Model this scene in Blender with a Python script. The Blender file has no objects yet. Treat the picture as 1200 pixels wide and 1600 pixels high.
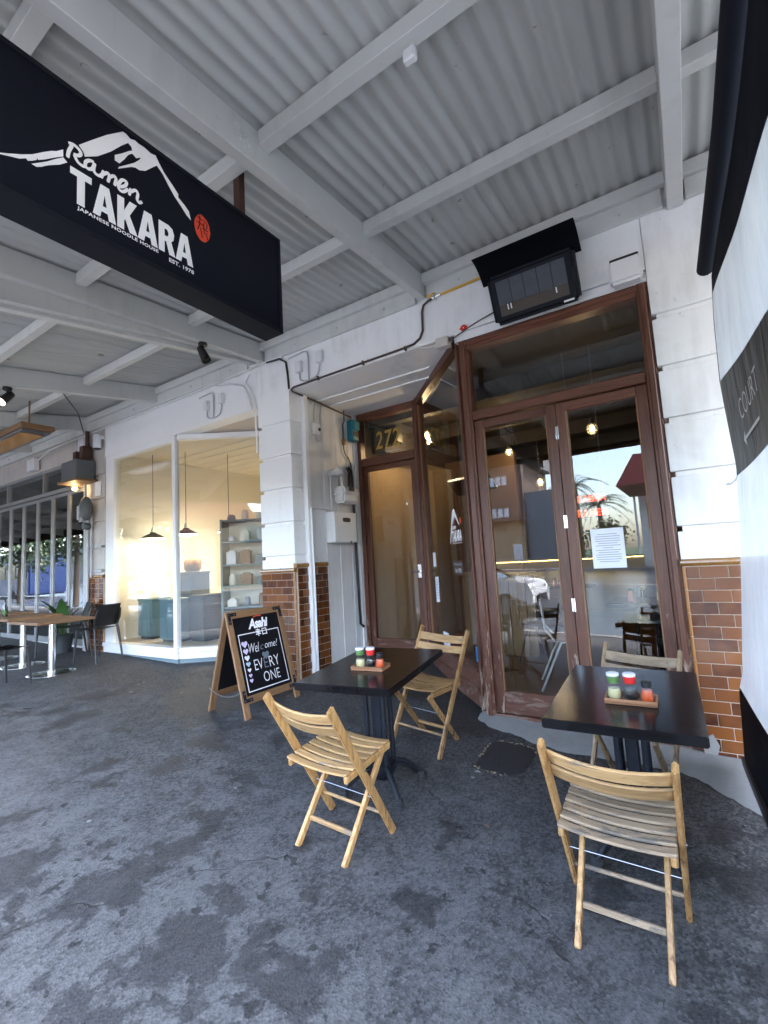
import bpy, bmesh, math, random
from math import sin, cos, pi, radians
from mathutils import Vector, Matrix
from mathutils.geometry import tessellate_polygon
random.seed(7)
S = bpy.context.scene
COL = S.collection

# ---------------------------------------------------------------- camera
yaw, pitch, roll = radians(-32.8), radians(5.9), radians(-3.3)
F = Vector((sin(yaw)*cos(pitch), cos(yaw)*cos(pitch), sin(pitch)))
R0 = Vector((cos(yaw), -sin(yaw), 0)); U0 = R0.cross(F)
RV = R0*cos(roll) + U0*sin(roll); UV = -R0*sin(roll) + U0*cos(roll)
cd = bpy.data.cameras.new('camera'); cam = bpy.data.objects.new('camera', cd); COL.objects.link(cam)
cd.sensor_fit = 'VERTICAL'; cd.sensor_height = 36; cd.lens = 735/1600*36
cd.clip_start = .05; cd.clip_end = 3000
cam.matrix_world = Matrix(((RV.x, UV.x, -F.x, 0), (RV.y, UV.y, -F.y, 0), (RV.z, UV.z, -F.z, 1.4), (0, 0, 0, 1)))
S.camera = cam
# ---------------------------------------------------------------- sky, sun, exposure
W = bpy.data.worlds.new('World'); S.world = W; W.use_nodes = True
nt = W.node_tree; bg = nt.nodes['Background']
sky = nt.nodes.new('ShaderNodeTexSky'); sky.sky_type = 'NISHITA'; sky.sun_disc = False
SUN_EL, SUN_AZ = radians(62), radians(112)     # high over the street, veiled by cloud
sky.sun_elevation = SUN_EL; sky.sun_rotation = SUN_AZ
sky.air_density = 1.0; sky.dust_density = 2.6; sky.ozone_density = .6
nt.links.new(sky.outputs[0], bg.inputs[0]); bg.inputs[1].default_value = .125
sl = bpy.data.lights.new('sun', 'SUN'); sl.energy = 1.5; sl.angle = radians(14); sl.color = (1, .96, .9)
so = bpy.data.objects.new('sun', sl); COL.objects.link(so)
sd = Vector((sin(SUN_AZ)*cos(SUN_EL), cos(SUN_AZ)*cos(SUN_EL), sin(SUN_EL)))
so.rotation_euler = sd.to_track_quat('Z', 'Y').to_euler(); so.location = (0, 20, 30)
S.view_settings.view_transform = 'Standard'; S.view_settings.look = 'None'
S.view_settings.exposure = 4.75; S.view_settings.gamma = 1
S.view_settings.use_curve_mapping = False
S.render.engine = 'CYCLES'
cy = S.cycles; cy.max_bounces = 9; cy.diffuse_bounces = 5; cy.glossy_bounces = 5; cy.transmission_bounces = 6
cy.transparent_max_bounces = 20; cy.sample_clamp_indirect = 6; cy.use_denoising = True
cy.caustics_reflective = False; cy.caustics_refractive = False

# ---------------------------------------------------------------- materials
def srgb(r, g, b):
    f = lambda c: (c/255/12.92) if c/255 <= .04045 else ((c/255+.055)/1.055)**2.4
    return (f(r), f(g), f(b))
class N:
    def __init__(s, name):
        s.m = bpy.data.materials.new(name); s.m.use_nodes = True; s.t = s.m.node_tree
        s.p = s.t.nodes['Principled BSDF']; s.out = s.t.nodes['Material Output']
    def n(s, ty, **kw):
        x = s.t.nodes.new('ShaderNode'+ty)
        for k, v in kw.items():
            if k.startswith('i_'):
                x.inputs[int(k[2:]) if k[2:].isdigit() else k[2:]].default_value = v
            else: setattr(x, k, v)
        return x
    def l(s, a, b): s.t.links.new(a, b)
    def coords(s, stretch=(1, 1, 1), kind='Object'):
        c = s.n('TexCoord'); m = s.n('Mapping'); m.inputs['Scale'].default_value = stretch
        s.l(c.outputs[kind], m.inputs[0]); return m.outputs[0]
    def world(s, stretch=(1, 1, 1)):
        g = s.n('NewGeometry'); m = s.n('Mapping'); m.inputs['Scale'].default_value = stretch
        s.l(g.outputs['Position'], m.inputs[0]); return m.outputs[0]
    def noise(s, v, scale, detail=4, rough=.55, dist=0):
        x = s.n('TexNoise'); x.inputs['Scale'].default_value = scale; x.inputs['Detail'].default_value = detail
        x.inputs['Roughness'].default_value = rough; x.inputs['Distortion'].default_value = dist
        s.l(v, x.inputs['Vector']); return x.outputs['Fac']
    def ramp(s, v, a, b, c0=(0, 0, 0), c1=(1, 1, 1)):
        x = s.n('ValToRGB'); e = x.color_ramp.elements
        e[0].position = a; e[1].position = b; e[0].color = (*c0, 1); e[1].color = (*c1, 1)
        s.l(v, x.inputs[0]); return x.outputs[0]
    def mix(s, f, a, b, mode='MIX'):
        x = s.n('Mix', data_type='RGBA', blend_type=mode)
        for sock, val in ((x.inputs[0], f), (x.inputs[6], a), (x.inputs[7], b)):
            if hasattr(val, 'links'): s.l(val, sock)
            elif isinstance(val, tuple): sock.default_value = (*val, 1)
            else: sock.default_value = val
        return x.outputs[2]
    def math(s, op, a, b=0.):
        x = s.n('Math', operation=op)
        for i, v in enumerate((a, b)):
            if hasattr(v, 'links'): s.l(v, x.inputs[i])
            else: x.inputs[i].default_value = v
        return x.outputs[0]
    def bump(s, h, strength=.3, dist=.01):
        x = s.n('Bump'); x.inputs['Strength'].default_value = strength; x.inputs['Distance'].default_value = dist
        s.l(h, x.inputs['Height']); s.l(x.outputs[0], s.p.inputs['Normal'])
    def set(s, col=None, rough=None, metal=None, spec=None, coat=None):
        for k, v in (('Base Color', col), ('Roughness', rough), ('Metallic', metal), ('Specular IOR Level', spec), ('Coat Weight', coat)):
            if v is None: continue
            if hasattr(v, 'links'): s.l(v, s.p.inputs[k])
            else: s.p.inputs[k].default_value = (*v, 1) if isinstance(v, tuple) else v
def plain(name, c, rough=.5, metal=0, var=.18, scale=6, bump=.05, spec=.5, coat=0, stretch=(1, 1, 1)):
    """colour with a soft, uneven tone and slight relief"""
    m = N(name); v = m.coords(stretch)
    a = m.noise(v, scale, 5); b = m.noise(v, scale*9, 3)
    d = tuple(x*(1-var) for x in c); h = tuple(min(1, x*(1+var)) for x in c)
    col = m.mix(m.math('ADD', m.math('MULTIPLY', a, .7), m.math('MULTIPLY', b, .3)), d, h)
    r = m.n('MapRange'); r.inputs[3].default_value = max(0, rough-.1); r.inputs[4].default_value = min(1, rough+.1); m.l(a, r.inputs[0])
    m.set(col, r.outputs[0], metal, spec, coat)
    if bump: m.bump(b, bump, .004)
    return m.m
def wood(name, dark, light, axis='Z', rough=.45, grain=26, coat=.0, wear=None, wearamt=.62):
    m = N(name); st = {'X': (1.4, 22, 22), 'Y': (22, 1.4, 22), 'Z': (22, 22, 1.4)}[axis]
    oi = m.n('ObjectInfo'); v0 = m.coords(st)
    sh = m.n('VectorMath', operation='ADD'); m.l(v0, sh.inputs[0])
    cmb = m.n('CombineXYZ')
    for i in range(3): m.l(m.math('MULTIPLY', oi.outputs['Random'], 17.+i*7), cmb.inputs[i])
    m.l(cmb.outputs[0], sh.inputs[1]); v = sh.outputs[0]
    g = m.noise(v, 2.2, 6, .6, .6); b = m.noise(m.coords((3, 3, 3)), 2.3, 3)
    f = m.ramp(g, .3, .72); col = m.mix(f, dark, light)
    col = m.mix(m.math('MULTIPLY', b, .35), col, tuple(x*.6 for x in dark))
    br = m.n('HueSaturation'); m.l(col, br.inputs['Color'])
    mr = m.n('MapRange'); mr.inputs[3].default_value = .74; mr.inputs[4].default_value = 1.16; m.l(oi.outputs['Random'], mr.inputs[0])
    m.l(mr.outputs[0], br.inputs['Value']); col = br.outputs[0]
    if wear:
        w = m.noise(m.world({'X': (2, 9, 9), 'Y': (9, 2, 9), 'Z': (9, 9, 2)}[axis]), 2.4, 8, .72, .4)
        low = m.n('SeparateXYZ'); m.l(m.world(), low.inputs[0])
        k = m.n('MapRange'); k.inputs[1].default_value = 1.5; k.inputs[2].default_value = .15; k.inputs[3].default_value = -.06; k.inputs[4].default_value = .13
        m.l(low.outputs[2], k.inputs[0])                      # paint flakes where rain and shoes reach
        wf = m.ramp(m.math('ADD', w, k.outputs[0]), wearamt, wearamt+.07)
        col = m.mix(wf, col, wear); m.set(None, m.mix(wf, (rough,)*3, (.8,)*3))
    else: m.set(None, rough)
    m.set(col, None, 0, .4, coat); m.bump(g, .12, .003)
    return m.m
MT = {}
def wallpaint(name, c, grime=(.3, .28, .25), amt=.5, rough=.55):
    m = N(name); v = m.world()
    a = m.noise(v, 1.7, 7, .62, .5); st = m.noise(m.world((7, 7, .7)), 1.6, 5, .6); fi = m.noise(v, 60, 4)
    f = m.math('MULTIPLY', m.ramp(m.math('ADD', m.math('MULTIPLY', a, .6), m.math('MULTIPLY', st, .4)), .5, .78), amt)
    col = m.mix(f, c, tuple(x*g*1.6 for x, g in zip(c, grime)))
    spot = m.ramp(m.noise(v, 14, 8, .72), .66, .69)
    col = m.mix(m.math('MULTIPLY', spot, amt*.6), col, (.16, .14, .12))
    m.set(col, rough, 0, .4); m.bump(m.math('ADD', fi, m.math('MULTIPLY', a, 2.)), .16, .003)
    return m.m
MT['white'] = wallpaint('white_plaster_paint', (.82, .83, .835), amt=.5)
MT['white_clean'] = wallpaint('white_gloss_paint', (.80, .81, .82), amt=.10, rough=.4)
MT['white_dirty'] = wallpaint('dirty_white_boards', (.72, .73, .74), amt=.6)
MT['cream_dirty'] = wallpaint('aged_cream_plaster', (.50, .47, .44), amt=.65)
MT['canopy'] = wallpaint('canopy_paint', (.57, .585, .57), amt=.45, rough=.6)
def corr():
    m = N('painted_corrugated_iron'); v = m.world()
    oi = m.n('ObjectInfo')
    a = m.noise(v, 1.1, 6, .6); st = m.noise(m.world((5, .5, 5)), 2, 5)
    base = m.mix(m.ramp(m.math('ADD', m.math('MULTIPLY', a, .5), m.math('MULTIPLY', st, .5)), .35, .7), (.41, .425, .415), (.50, .515, .50))
    fl = m.noise(v, 7.5, 9, .62, .3); f = m.ramp(fl, .675, .685)
    base = m.mix(m.math('MULTIPLY', f, .8), base, (.24, .22, .2))
    hs = m.n('HueSaturation'); m.l(base, hs.inputs['Color'])
    mr = m.n('MapRange'); mr.inputs[3].default_value = .92; mr.inputs[4].default_value = 1.05; m.l(oi.outputs['Random'], mr.inputs[0]); m.l(mr.outputs[0], hs.inputs['Value'])
    m.set(hs.outputs[0], .55, 0, .4); m.bump(m.math('ADD', m.math('MULTIPLY', fl, .6), m.math('MULTIPLY', f, .5)), .3, .004)
    return m.m
MT['corr'] = corr()
RW_D, RW_L = (.080, .031, .019), (.19, .078, .048)
MT['redwood_z'] = wood('red_stained_timber_upright', RW_D, RW_L, 'Z', .38, wear=(.34, .25, .19), wearamt=.635)
MT['redwood_x'] = wood('red_stained_timber_rail', RW_D, RW_L, 'X', .38, wear=(.34, .25, .19), wearamt=.635)
MT['redwood_low'] = wood('flaking_red_kickboard', RW_D, RW_L, 'X', .5, wear=(.21, .145, .115), wearamt=.645)
CH_D, CH_L = (.29, .14, .045), (.62, .385, .155)
MT['chair_x'] = wood('varnished_pine_slat', (.33, .18, .07), (.62, .40, .18), 'X', .42, wear=(.22, .165, .11), wearamt=.645)
MT['chair_z'] = wood('varnished_pine_leg', CH_D, CH_L, 'Z', .4, wear=(.13, .08, .045), wearamt=.69)
MT['chair_x_grey'] = wood('weathered_pine_slat', (.24, .165, .10), (.50, .37, .235), 'X', .6, wear=(.16, .13, .10), wearamt=.62)
MT['chair_z_grey'] = wood('weathered_pine_leg', (.25, .16, .085), (.52, .37, .21), 'Z', .6, wear=(.12, .09, .06), wearamt=.66)
MT['chair_x_warm'] = wood('worn_pine_slat', (.28, .15, .06), (.55, .345, .15), 'X', .45, wear=(.18, .12, .07), wearamt=.62)
MT['chair_z_warm'] = wood('worn_pine_leg', (.27, .135, .05), (.56, .34, .14), 'Z', .45, wear=(.12, .075, .04), wearamt=.66)
MT['board_z'] = wood('oak_sign_frame', (.17, .088, .04), (.30, .17, .085), 'Z', .6)
MT['board_x'] = wood('oak_sign_rail', (.17, .088, .04), (.30, .17, .085), 'Y', .6)
MT['tray'] = wood('tray_wood', (.22, .10, .045), (.36, .18, .09), 'X', .5)
MT['floor_wood'] = wood('interior_floorboards', (.09, .05, .025), (.17, .10, .05), 'X', .35)
MT['ply'] = wood('interior_timber_lining', (.22, .12, .045), (.36, .22, .10), 'Z', .5)
MT['cafe_top'] = wood('cafe_table_timber', (.20, .11, .055), (.34, .20, .11), 'X', .45)
def tile():
    m = N('brown_glazed_tile'); oi = m.n('ObjectInfo'); v = m.world()
    a = m.noise(v, 13, 4, .55, .4)
    r = m.n('ValToRGB'); m.l(oi.outputs['Random'], r.inputs[0]); e = r.color_ramp.elements
    e[0].position = 0; e[0].color = (.045, .013, .006, 1); e[1].position = 1; e[1].color = (.20, .068, .016, 1)
    e.new(.45).color = (.092, .028, .009, 1)
    col = m.mix(m.ramp(a, .35, .7), r.outputs[0], (.175, .060, .015)); col = m.mix(.5, col, r.outputs[0])
    ch = m.ramp(m.noise(v, 24, 5, .7), .73, .75); col = m.mix(ch, col, (.30, .25, .22))
    m.set(col, .10, 0, .5, .25); m.bump(m.noise(v, 8, 2), .2, .012)
    return m.m
MT['tile'] = tile()
MT['cap'] = plain('ochre_glazed_cap', (.25, .115, .022), .18, var=.3, scale=14, coat=.3)
MT['corner'] = plain('ochre_corner_tile', (.30, .125, .035), .2, var=.3, scale=14, coat=.3)
MT['grout'] = plain('pale_grout', (.40, .32, .25), .85, var=.25, scale=20)
def asphalt():
    m = N('worn_asphalt'); v = m.world()
    big = m.noise(v, 1.3, 9, .68, .3); mid = m.noise(v, 5.5, 9, .7, .25); sm = m.noise(v, 26, 6, .66); fine = m.noise(v, 170, 3, .7)
    ag = m.n('TexVoronoi'); ag.inputs['Scale'].default_value = 88; m.l(v, ag.inputs['Vector'])
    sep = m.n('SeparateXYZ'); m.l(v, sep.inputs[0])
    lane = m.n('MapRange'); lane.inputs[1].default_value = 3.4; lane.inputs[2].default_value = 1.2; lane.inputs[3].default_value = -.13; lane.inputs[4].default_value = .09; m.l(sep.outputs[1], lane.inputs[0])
    base = m.mix(m.ramp(m.math('ADD', big, lane.outputs[0]), .36, .66), (.0165, .0163, .0165), (.050, .0498, .0505))       # lane shifts the tone along Y: paler towards the street
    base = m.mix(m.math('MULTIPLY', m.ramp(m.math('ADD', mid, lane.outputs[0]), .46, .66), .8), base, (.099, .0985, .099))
    base = m.mix(m.math('MULTIPLY', m.ramp(sm, .42, .70), .34), base, (.117, .1165, .117))
    base = m.mix(m.math('MULTIPLY', m.ramp(ag.outputs['Color'], .35, .98), .55), base, (.135, .134, .135)); base = m.mix(m.math('MULTIPLY', m.ramp(ag.outputs['Color'], .05, .4, (1, 1, 1), (0, 0, 0)), .45), base, (.014, .014, .0145))
    base = m.mix(m.math('MULTIPLY', m.ramp(fine, .60, .74), .4), base, (.19, .19, .19))
    base = m.mix(m.math('MULTIPLY', m.ramp(m.noise(v, 46, 4, .7), .62, .72), .45), base, (.026, .026, .028))
    # damp: soft edged mottling plus small drips
    w1 = m.noise(v, 3.6, 10, .64, .3); w2 = m.noise(v, 14, 5, .55, .15); reg = m.noise(v, .6, 2, .5)
    k = m.math('MULTIPLY', m.math('SUBTRACT', reg, .5), .62)
    wet = m.ramp(m.math('ADD', w1, k), .545, .58); dr = m.ramp(m.math('ADD', w2, m.math('MULTIPLY', k, .6)), .63, .66)
    wt = m.math('MAXIMUM', m.math('MULTIPLY', wet, .8), dr)
    col = m.mix(m.math('MULTIPLY', wt, .72), base, (.0135, .014, .0155))
    sp = m.n('TexVoronoi'); sp.inputs['Scale'].default_value = 2.6; m.l(v, sp.inputs['Vector'])
    g = m.ramp(m.math('ADD', sp.outputs['Distance'], m.math('MULTIPLY', m.math('SUBTRACT', sm, .5), .05)), .026, .04, (1, 1, 1), (0, 0, 0)); col = m.mix(m.math('MULTIPLY', g, .55), col, (.30, .30, .295))
    ck = m.n('TexVoronoi', feature='DISTANCE_TO_EDGE'); ck.inputs['Scale'].default_value = .55; wv = m.n('VectorMath', operation='ADD'); nz = m.n('TexNoise'); nz.inputs['Scale'].default_value = 3; nz.inputs['Detail'].default_value = 6; m.l(v, nz.inputs['Vector'])
    sc_ = m.n('VectorMath', operation='SCALE'); sc_.inputs['Scale'].default_value = .45; m.l(nz.outputs['Color'], sc_.inputs[0]); m.l(v, wv.inputs[0]); m.l(sc_.outputs[0], wv.inputs[1]); m.l(wv.outputs[0], ck.inputs['Vector'])
    crk = m.math('MULTIPLY', m.ramp(ck.outputs['Distance'], .0015, .005, (1, 1, 1), (0, 0, 0)), m.ramp(big, .45, .55)); col = m.mix(m.math('MULTIPLY', crk, .55), col, (.014, .014, .015))
    ro = m.mix(wt, (.78,)*3, (.58,)*3)
    m.set(col, ro, 0, .4)
    h = m.math('SUBTRACT', m.math('ADD', m.math('MULTIPLY', ag.outputs['Distance'], 1.0), m.math('MULTIPLY', fine, .6)), m.math('MULTIPLY', crk, 2.))
    m.bump(h, .45, .004); return m.m
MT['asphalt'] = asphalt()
MT['patch'] = plain('fresh_bitumen_patch', (.012, .012, .013), .8, var=.45, scale=30, bump=.9)
MT['gravel'] = plain('ochre_gravel', (.20, .16, .10), .9, var=.5, scale=40)
MT['road'] = plain('wet_road_asphalt', (.05, .051, .055), .24, var=.3, scale=1.5, bump=.15)
MT['concrete'] = plain('worn_concrete', (.21, .21, .205), .8, var=.35, scale=5, bump=.5)
MT['blacktop'] = plain('black_lacquered_table', (.006, .0056, .006), .14, var=.35, scale=5, bump=.12, coat=.0, stretch=(1, 5, 1), spec=.2)
MT['iron'] = plain('black_cast_iron', (.010, .012, .017), .5, var=.3, scale=30, bump=.2, spec=.25)
MT['rubber'] = plain('grey_rubber_foot', (.03, .031, .034), .7, var=.3, scale=30)
MT['steel'] = plain('dull_steel', (.22, .22, .225), .35, 1, var=.15, scale=10)
MT['chrome'] = plain('brushed_chrome', (.72, .73, .75), .2, 1, var=.1, scale=10)
MT['signblack'] = plain('matt_navy_black_sign', (.0045, .006, .012), .6, var=.3, scale=3, spec=.14)
MT['signframe'] = plain('black_sign_frame', (.008, .010, .015), .6, var=.3, scale=8, spec=.14)
MT['signwhite'] = plain('white_vinyl', (.92, .92, .94), .5, var=.03, scale=5, bump=0)
MT['signred'] = plain('red_vinyl', (.62, .055, .02), .5, var=.06, bump=0)
MT['chalkboard'] = plain('chalkboard_black', (.006, .006, .008), .7, var=.6, scale=7, spec=.12)
MT['chalk'] = plain('white_chalk', (.75, .75, .78), .9, var=.2, scale=40, bump=0)
MT['chalk_dim'] = plain('rubbed_chalk', (.13, .15, .18), .9, var=.4, scale=40, bump=0)
MT['chalk_pink'] = plain('lilac_chalk', (.62, .52, .75), .9, var=.15, scale=40, bump=0)
MT['chalk_blue'] = plain('pale_blue_chalk', (.42, .55, .66), .9, var=.2, scale=40, bump=0)
MT['rust'] = plain('rusty_steel_bracket', (.060, .025, .016), .75, var=.5, scale=14, bump=.4)
MT['brownpipe'] = plain('brown_painted_pipe', (.05, .030, .028), .5)
MT['blackpvc'] = plain('black_plastic', (.012, .012, .013), .45, var=.2)
MT['navy'] = plain('navy_awning_fabric', (.008, .011, .019), .7, var=.3, scale=4, spec=.12)
MT['white_pl'] = plain('white_plastic', (.72, .73, .75), .4, var=.06)
MT['grey_pl'] = plain('grey_plastic', (.42, .43, .45), .5, var=.15)
MT['greybox'] = plain('grey_green_metal_box', (.09, .10, .105), .55, var=.3)
MT['teal_pl'] = plain('teal_plastic', (.012, .16, .22), .4, var=.15)
MT['yellow'] = plain('yellow_gas_hose', (.62, .34, .015), .45, var=.15)
MT['heater'] = plain('black_heater_metal', (.007, .009, .013), .55, var=.2, spec=.1)
MT['mesh'] = plain('heater_ceramic_grey', (.045, .053, .065), .35, var=.35, scale=14, bump=.1, spec=.15)
MT['mesh_brown'] = plain('heater_burnt_mesh', (.035, .025, .018), .6, var=.3, scale=50, bump=.4)
MT['mesh_grey'] = plain('faded_grey_print', (.62, .63, .64), .5, var=.2, bump=0)
MT['paper'] = plain('printed_paper', (.74, .76, .80), .7, var=.05, bump=0)
MT['ink'] = plain('grey_print', (.32, .33, .36), .8, var=.1, bump=0)
MT['gold'] = plain('gilt_lettering', (.42, .29, .07), .4, .4, var=.2)
MT['blue'] = plain('blue_sticker', (.02, .22, .52), .5, var=.1, bump=0)
MT['busblue'] = plain('navy_bus_paint', (.012, .03, .11), .3, var=.1, bump=0)
MT['plaque'] = plain('dark_brown_plaque', (.045, .022, .015), .5, var=.2)
MT['in_beige'] = plain('interior_beige_wall', (.42, .31, .19), .7, var=.1, scale=1.5)
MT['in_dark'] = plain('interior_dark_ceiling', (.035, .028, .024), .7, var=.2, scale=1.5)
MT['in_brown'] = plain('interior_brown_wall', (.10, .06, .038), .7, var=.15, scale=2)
MT['shop_cream'] = plain('shop_cream_wall', (.78, .73, .63), .7, var=.04, scale=1.5)
MT['shop_floor'] = plain('shop_pale_floor', (.55, .47, .36), .5, var=.12, scale=4)
MT['teal'] = plain('teal_cabinet_paint', (.12, .20, .22), .5, var=.1)
MT['slate'] = plain('slate_grey_cabinet', (.045, .055, .062), .5, var=.15)
MT['soffit_beige'] = plain('beige_soffit', (.62, .55, .48), .7, var=.06, scale=2)
MT['plinth'] = plain('blue_grey_plinth', (.16, .21, .23), .7, var=.2)
MT['alu'] = plain('silver_aluminium', (.34, .345, .35), .4, .6, var=.1)
MT['chairblack'] = plain('black_polypropylene', (.017, .018, .021), .38, var=.15, spec=.5)
MT['redseat'] = plain('dark_red_chair', (.07, .016, .016), .4, var=.2)
MT['palemetal'] = plain('pale_painted_metal', (.48, .48, .45), .45, var=.1)
MT['leaf'] = plain('glossy_leaf', (.045, .11, .028), .4, var=.5, scale=9)
MT['palm'] = plain('palm_frond_green', (.030, .065, .022), .5, var=.4, scale=3)
MT['trunk'] = plain('palm_trunk_bark', (.13, .10, .075), .9, var=.4, scale=9, bump=.6)
MT['hedge'] = plain('hedge_leaf_green', (.03, .055, .02), .6, var=.5, scale=8)
MT['carwhite'] = plain('white_car_paint', (.72, .73, .75), .15, var=.02, bump=0, coat=.8)
MT['carsilver'] = plain('silver_car_paint', (.42, .43, .45), .22, .5, var=.02, bump=0, coat=.8)
MT['carglass'] = plain('dark_car_glass', (.012, .014, .016), .05, var=.1, bump=0, spec=.8)
MT['tyre'] = plain('tyre_rubber', (.014, .014, .014), .8, var=.2)
MT['brownbuild'] = plain('brown_render', (.13, .085, .068), .8, var=.15, scale=1)
MT['greybuild'] = plain('grey_render', (.20, .20, .21), .8, var=.15, scale=1)
MT['tan'] = plain('tan_render', (.38, .27, .16), .8, var=.12, scale=1)
MT['roofred'] = plain('red_iron_roof', (.22, .03, .025), .5, var=.2, scale=3)
MT['darkglass'] = plain('dark_window_glass', (.02, .022, .025), .06, var=.1, bump=0, spec=.8)
MT['blind_in'] = plain('pale_window_blind', (.60, .62, .64), .7, var=.06)
MT['paint_line'] = plain('white_road_paint', (.62, .62, .60), .6, var=.2, scale=8)
MT['kerb'] = plain('kerb_stone', (.22, .22, .225), .8, var=.25, scale=6, bump=.4)
MT['grass'] = plain('verge_grass', (.04, .07, .02), .9, var=.4, scale=12)
def glass(name, tint=(.93, .95, .95), ior=1.5, rough=0.):
    m = N(name); m.t.nodes.remove(m.p)
    g = m.n('NewGeometry'); mr = m.n('MapRange'); mr.inputs[3].default_value = ior; mr.inputs[4].default_value = 1/ior
    m.l(g.outputs['Backfacing'], mr.inputs[0])
    fr = m.n('Fresnel'); m.l(mr.outputs[0], fr.inputs['IOR'])
    tr = m.n('BsdfTransparent'); tr.inputs[0].default_value = (*tint, 1)
    gl = m.n('BsdfGlossy'); gl.inputs['Roughness'].default_value = rough
    mx = m.n('MixShader'); m.l(fr.outputs[0], mx.inputs[0]); m.l(tr.outputs[0], mx.inputs[1]); m.l(gl.outputs[0], mx.inputs[2])
    m.l(mx.outputs[0], m.out.inputs[0]); return m.m
MT['glass'] = glass('window_glass', ior=1.6)
def jarglass():
    m = N('bottle_glass'); m.set((.22, .24, .24), .06, 0, .8); tp = m.n('BsdfTransparent'); tp.inputs[0].default_value = (.93, .96, .95, 1); lw = m.n('LayerWeight'); lw.inputs[0].default_value = .14
    mx = m.n('MixShader'); m.l(m.math('MAXIMUM', lw.outputs['Facing'], .03), mx.inputs[0]); m.l(tp.outputs[0], mx.inputs[1]); m.l(m.p.outputs[0], mx.inputs[2]); m.l(mx.outputs[0], m.out.inputs[0]); return m.m
MT['glass_b'] = jarglass()
def emit(name, c, s):
    m = N(name); m.p.inputs['Base Color'].default_value = (*c, 1)
    m.p.inputs['Emission Color'].default_value = (*c, 1); m.p.inputs['Emission Strength'].default_value = s; return m.m
MT['bulb'] = emit('lit_filament', (1, .60, .22), 7)
MT['lampglow'] = emit('lit_lamp_face', (1, .78, .48), .8)
MT['neon'] = emit('red_neon_tube', (1, .04, .015), .32)
MT['led'] = emit('warm_led_strip', (1, .72, .2), 3.5)
MT['amber'] = plain('amber_bulb_glass', (.5, .25, .05), .1, bump=0)
def liquid(name, c): return plain(name, c, .12, var=.08, bump=0, coat=.5)
MT['oil'] = liquid('pale_vinegar', (.52, .44, .22)); MT['soy'] = liquid('dark_soy', (.010, .006, .006)); MT['chilli'] = liquid('red_chilli_oil', (.55, .07, .012))
MT['greenlid'] = plain('green_lid', (.10, .20, .06), .4, bump=0); MT['redlid'] = plain('red_lid', (.60, .03, .025), .4, bump=0)
def pvc():
    m = N('sky_sheen_clear_pvc'); t = m.t; v = m.world()
    a = m.noise(m.world((2, 2, 1)), 3, 6, .6); bl = m.noise(v, 26, 4)
    col = m.mix(m.ramp(a, .3, .75), (.66, .70, .74), (.52, .57, .62)); m.set(col, .22, 0, .6); m.bump(m.math('ADD', bl, m.math('MULTIPLY', a, 1.5)), .25, .01)  # whitish base colour stands in for sky reflected off the clear sheet
    tl = m.n('BsdfTranslucent'); m.l(col, tl.inputs[0]); tp = m.n('BsdfTransparent')
    m1 = m.n('MixShader'); m1.inputs[0].default_value = .4; m.l(m.p.outputs[0], m1.inputs[1]); m.l(tl.outputs[0], m1.inputs[2])
    m2 = m.n('MixShader'); m2.inputs[0].default_value = .16; m.l(m1.outputs[0], m2.inputs[1]); m.l(tp.outputs[0], m2.inputs[2])
    m.l(m2.outputs[0], m.out.inputs[0]); return m.m
MT['pvc'] = pvc()
def smoky():
    m = N('smoky_dark_pvc'); v = m.world((1, 1, .8)); a = m.noise(v, 2.2, 5, .55, 1.0); f = m.ramp(a, .56, .72); d = m.noise(m.world((1.5, 1.5, .7)), 2.5, 4, .5, .8)
    col = m.mix(f, (.004, .0045, .0055), (.020, .021, .023)); col = m.mix(m.math('MULTIPLY', m.ramp(d, .5, .7), .5), col, (.022, .024, .026))
    m.set(col, .35, 0, .25); m.bump(m.math('ADD', a, m.math('MULTIPLY', d, 2.)), .35, .03); return m.m
MT['smoky'] = smoky()

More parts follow.
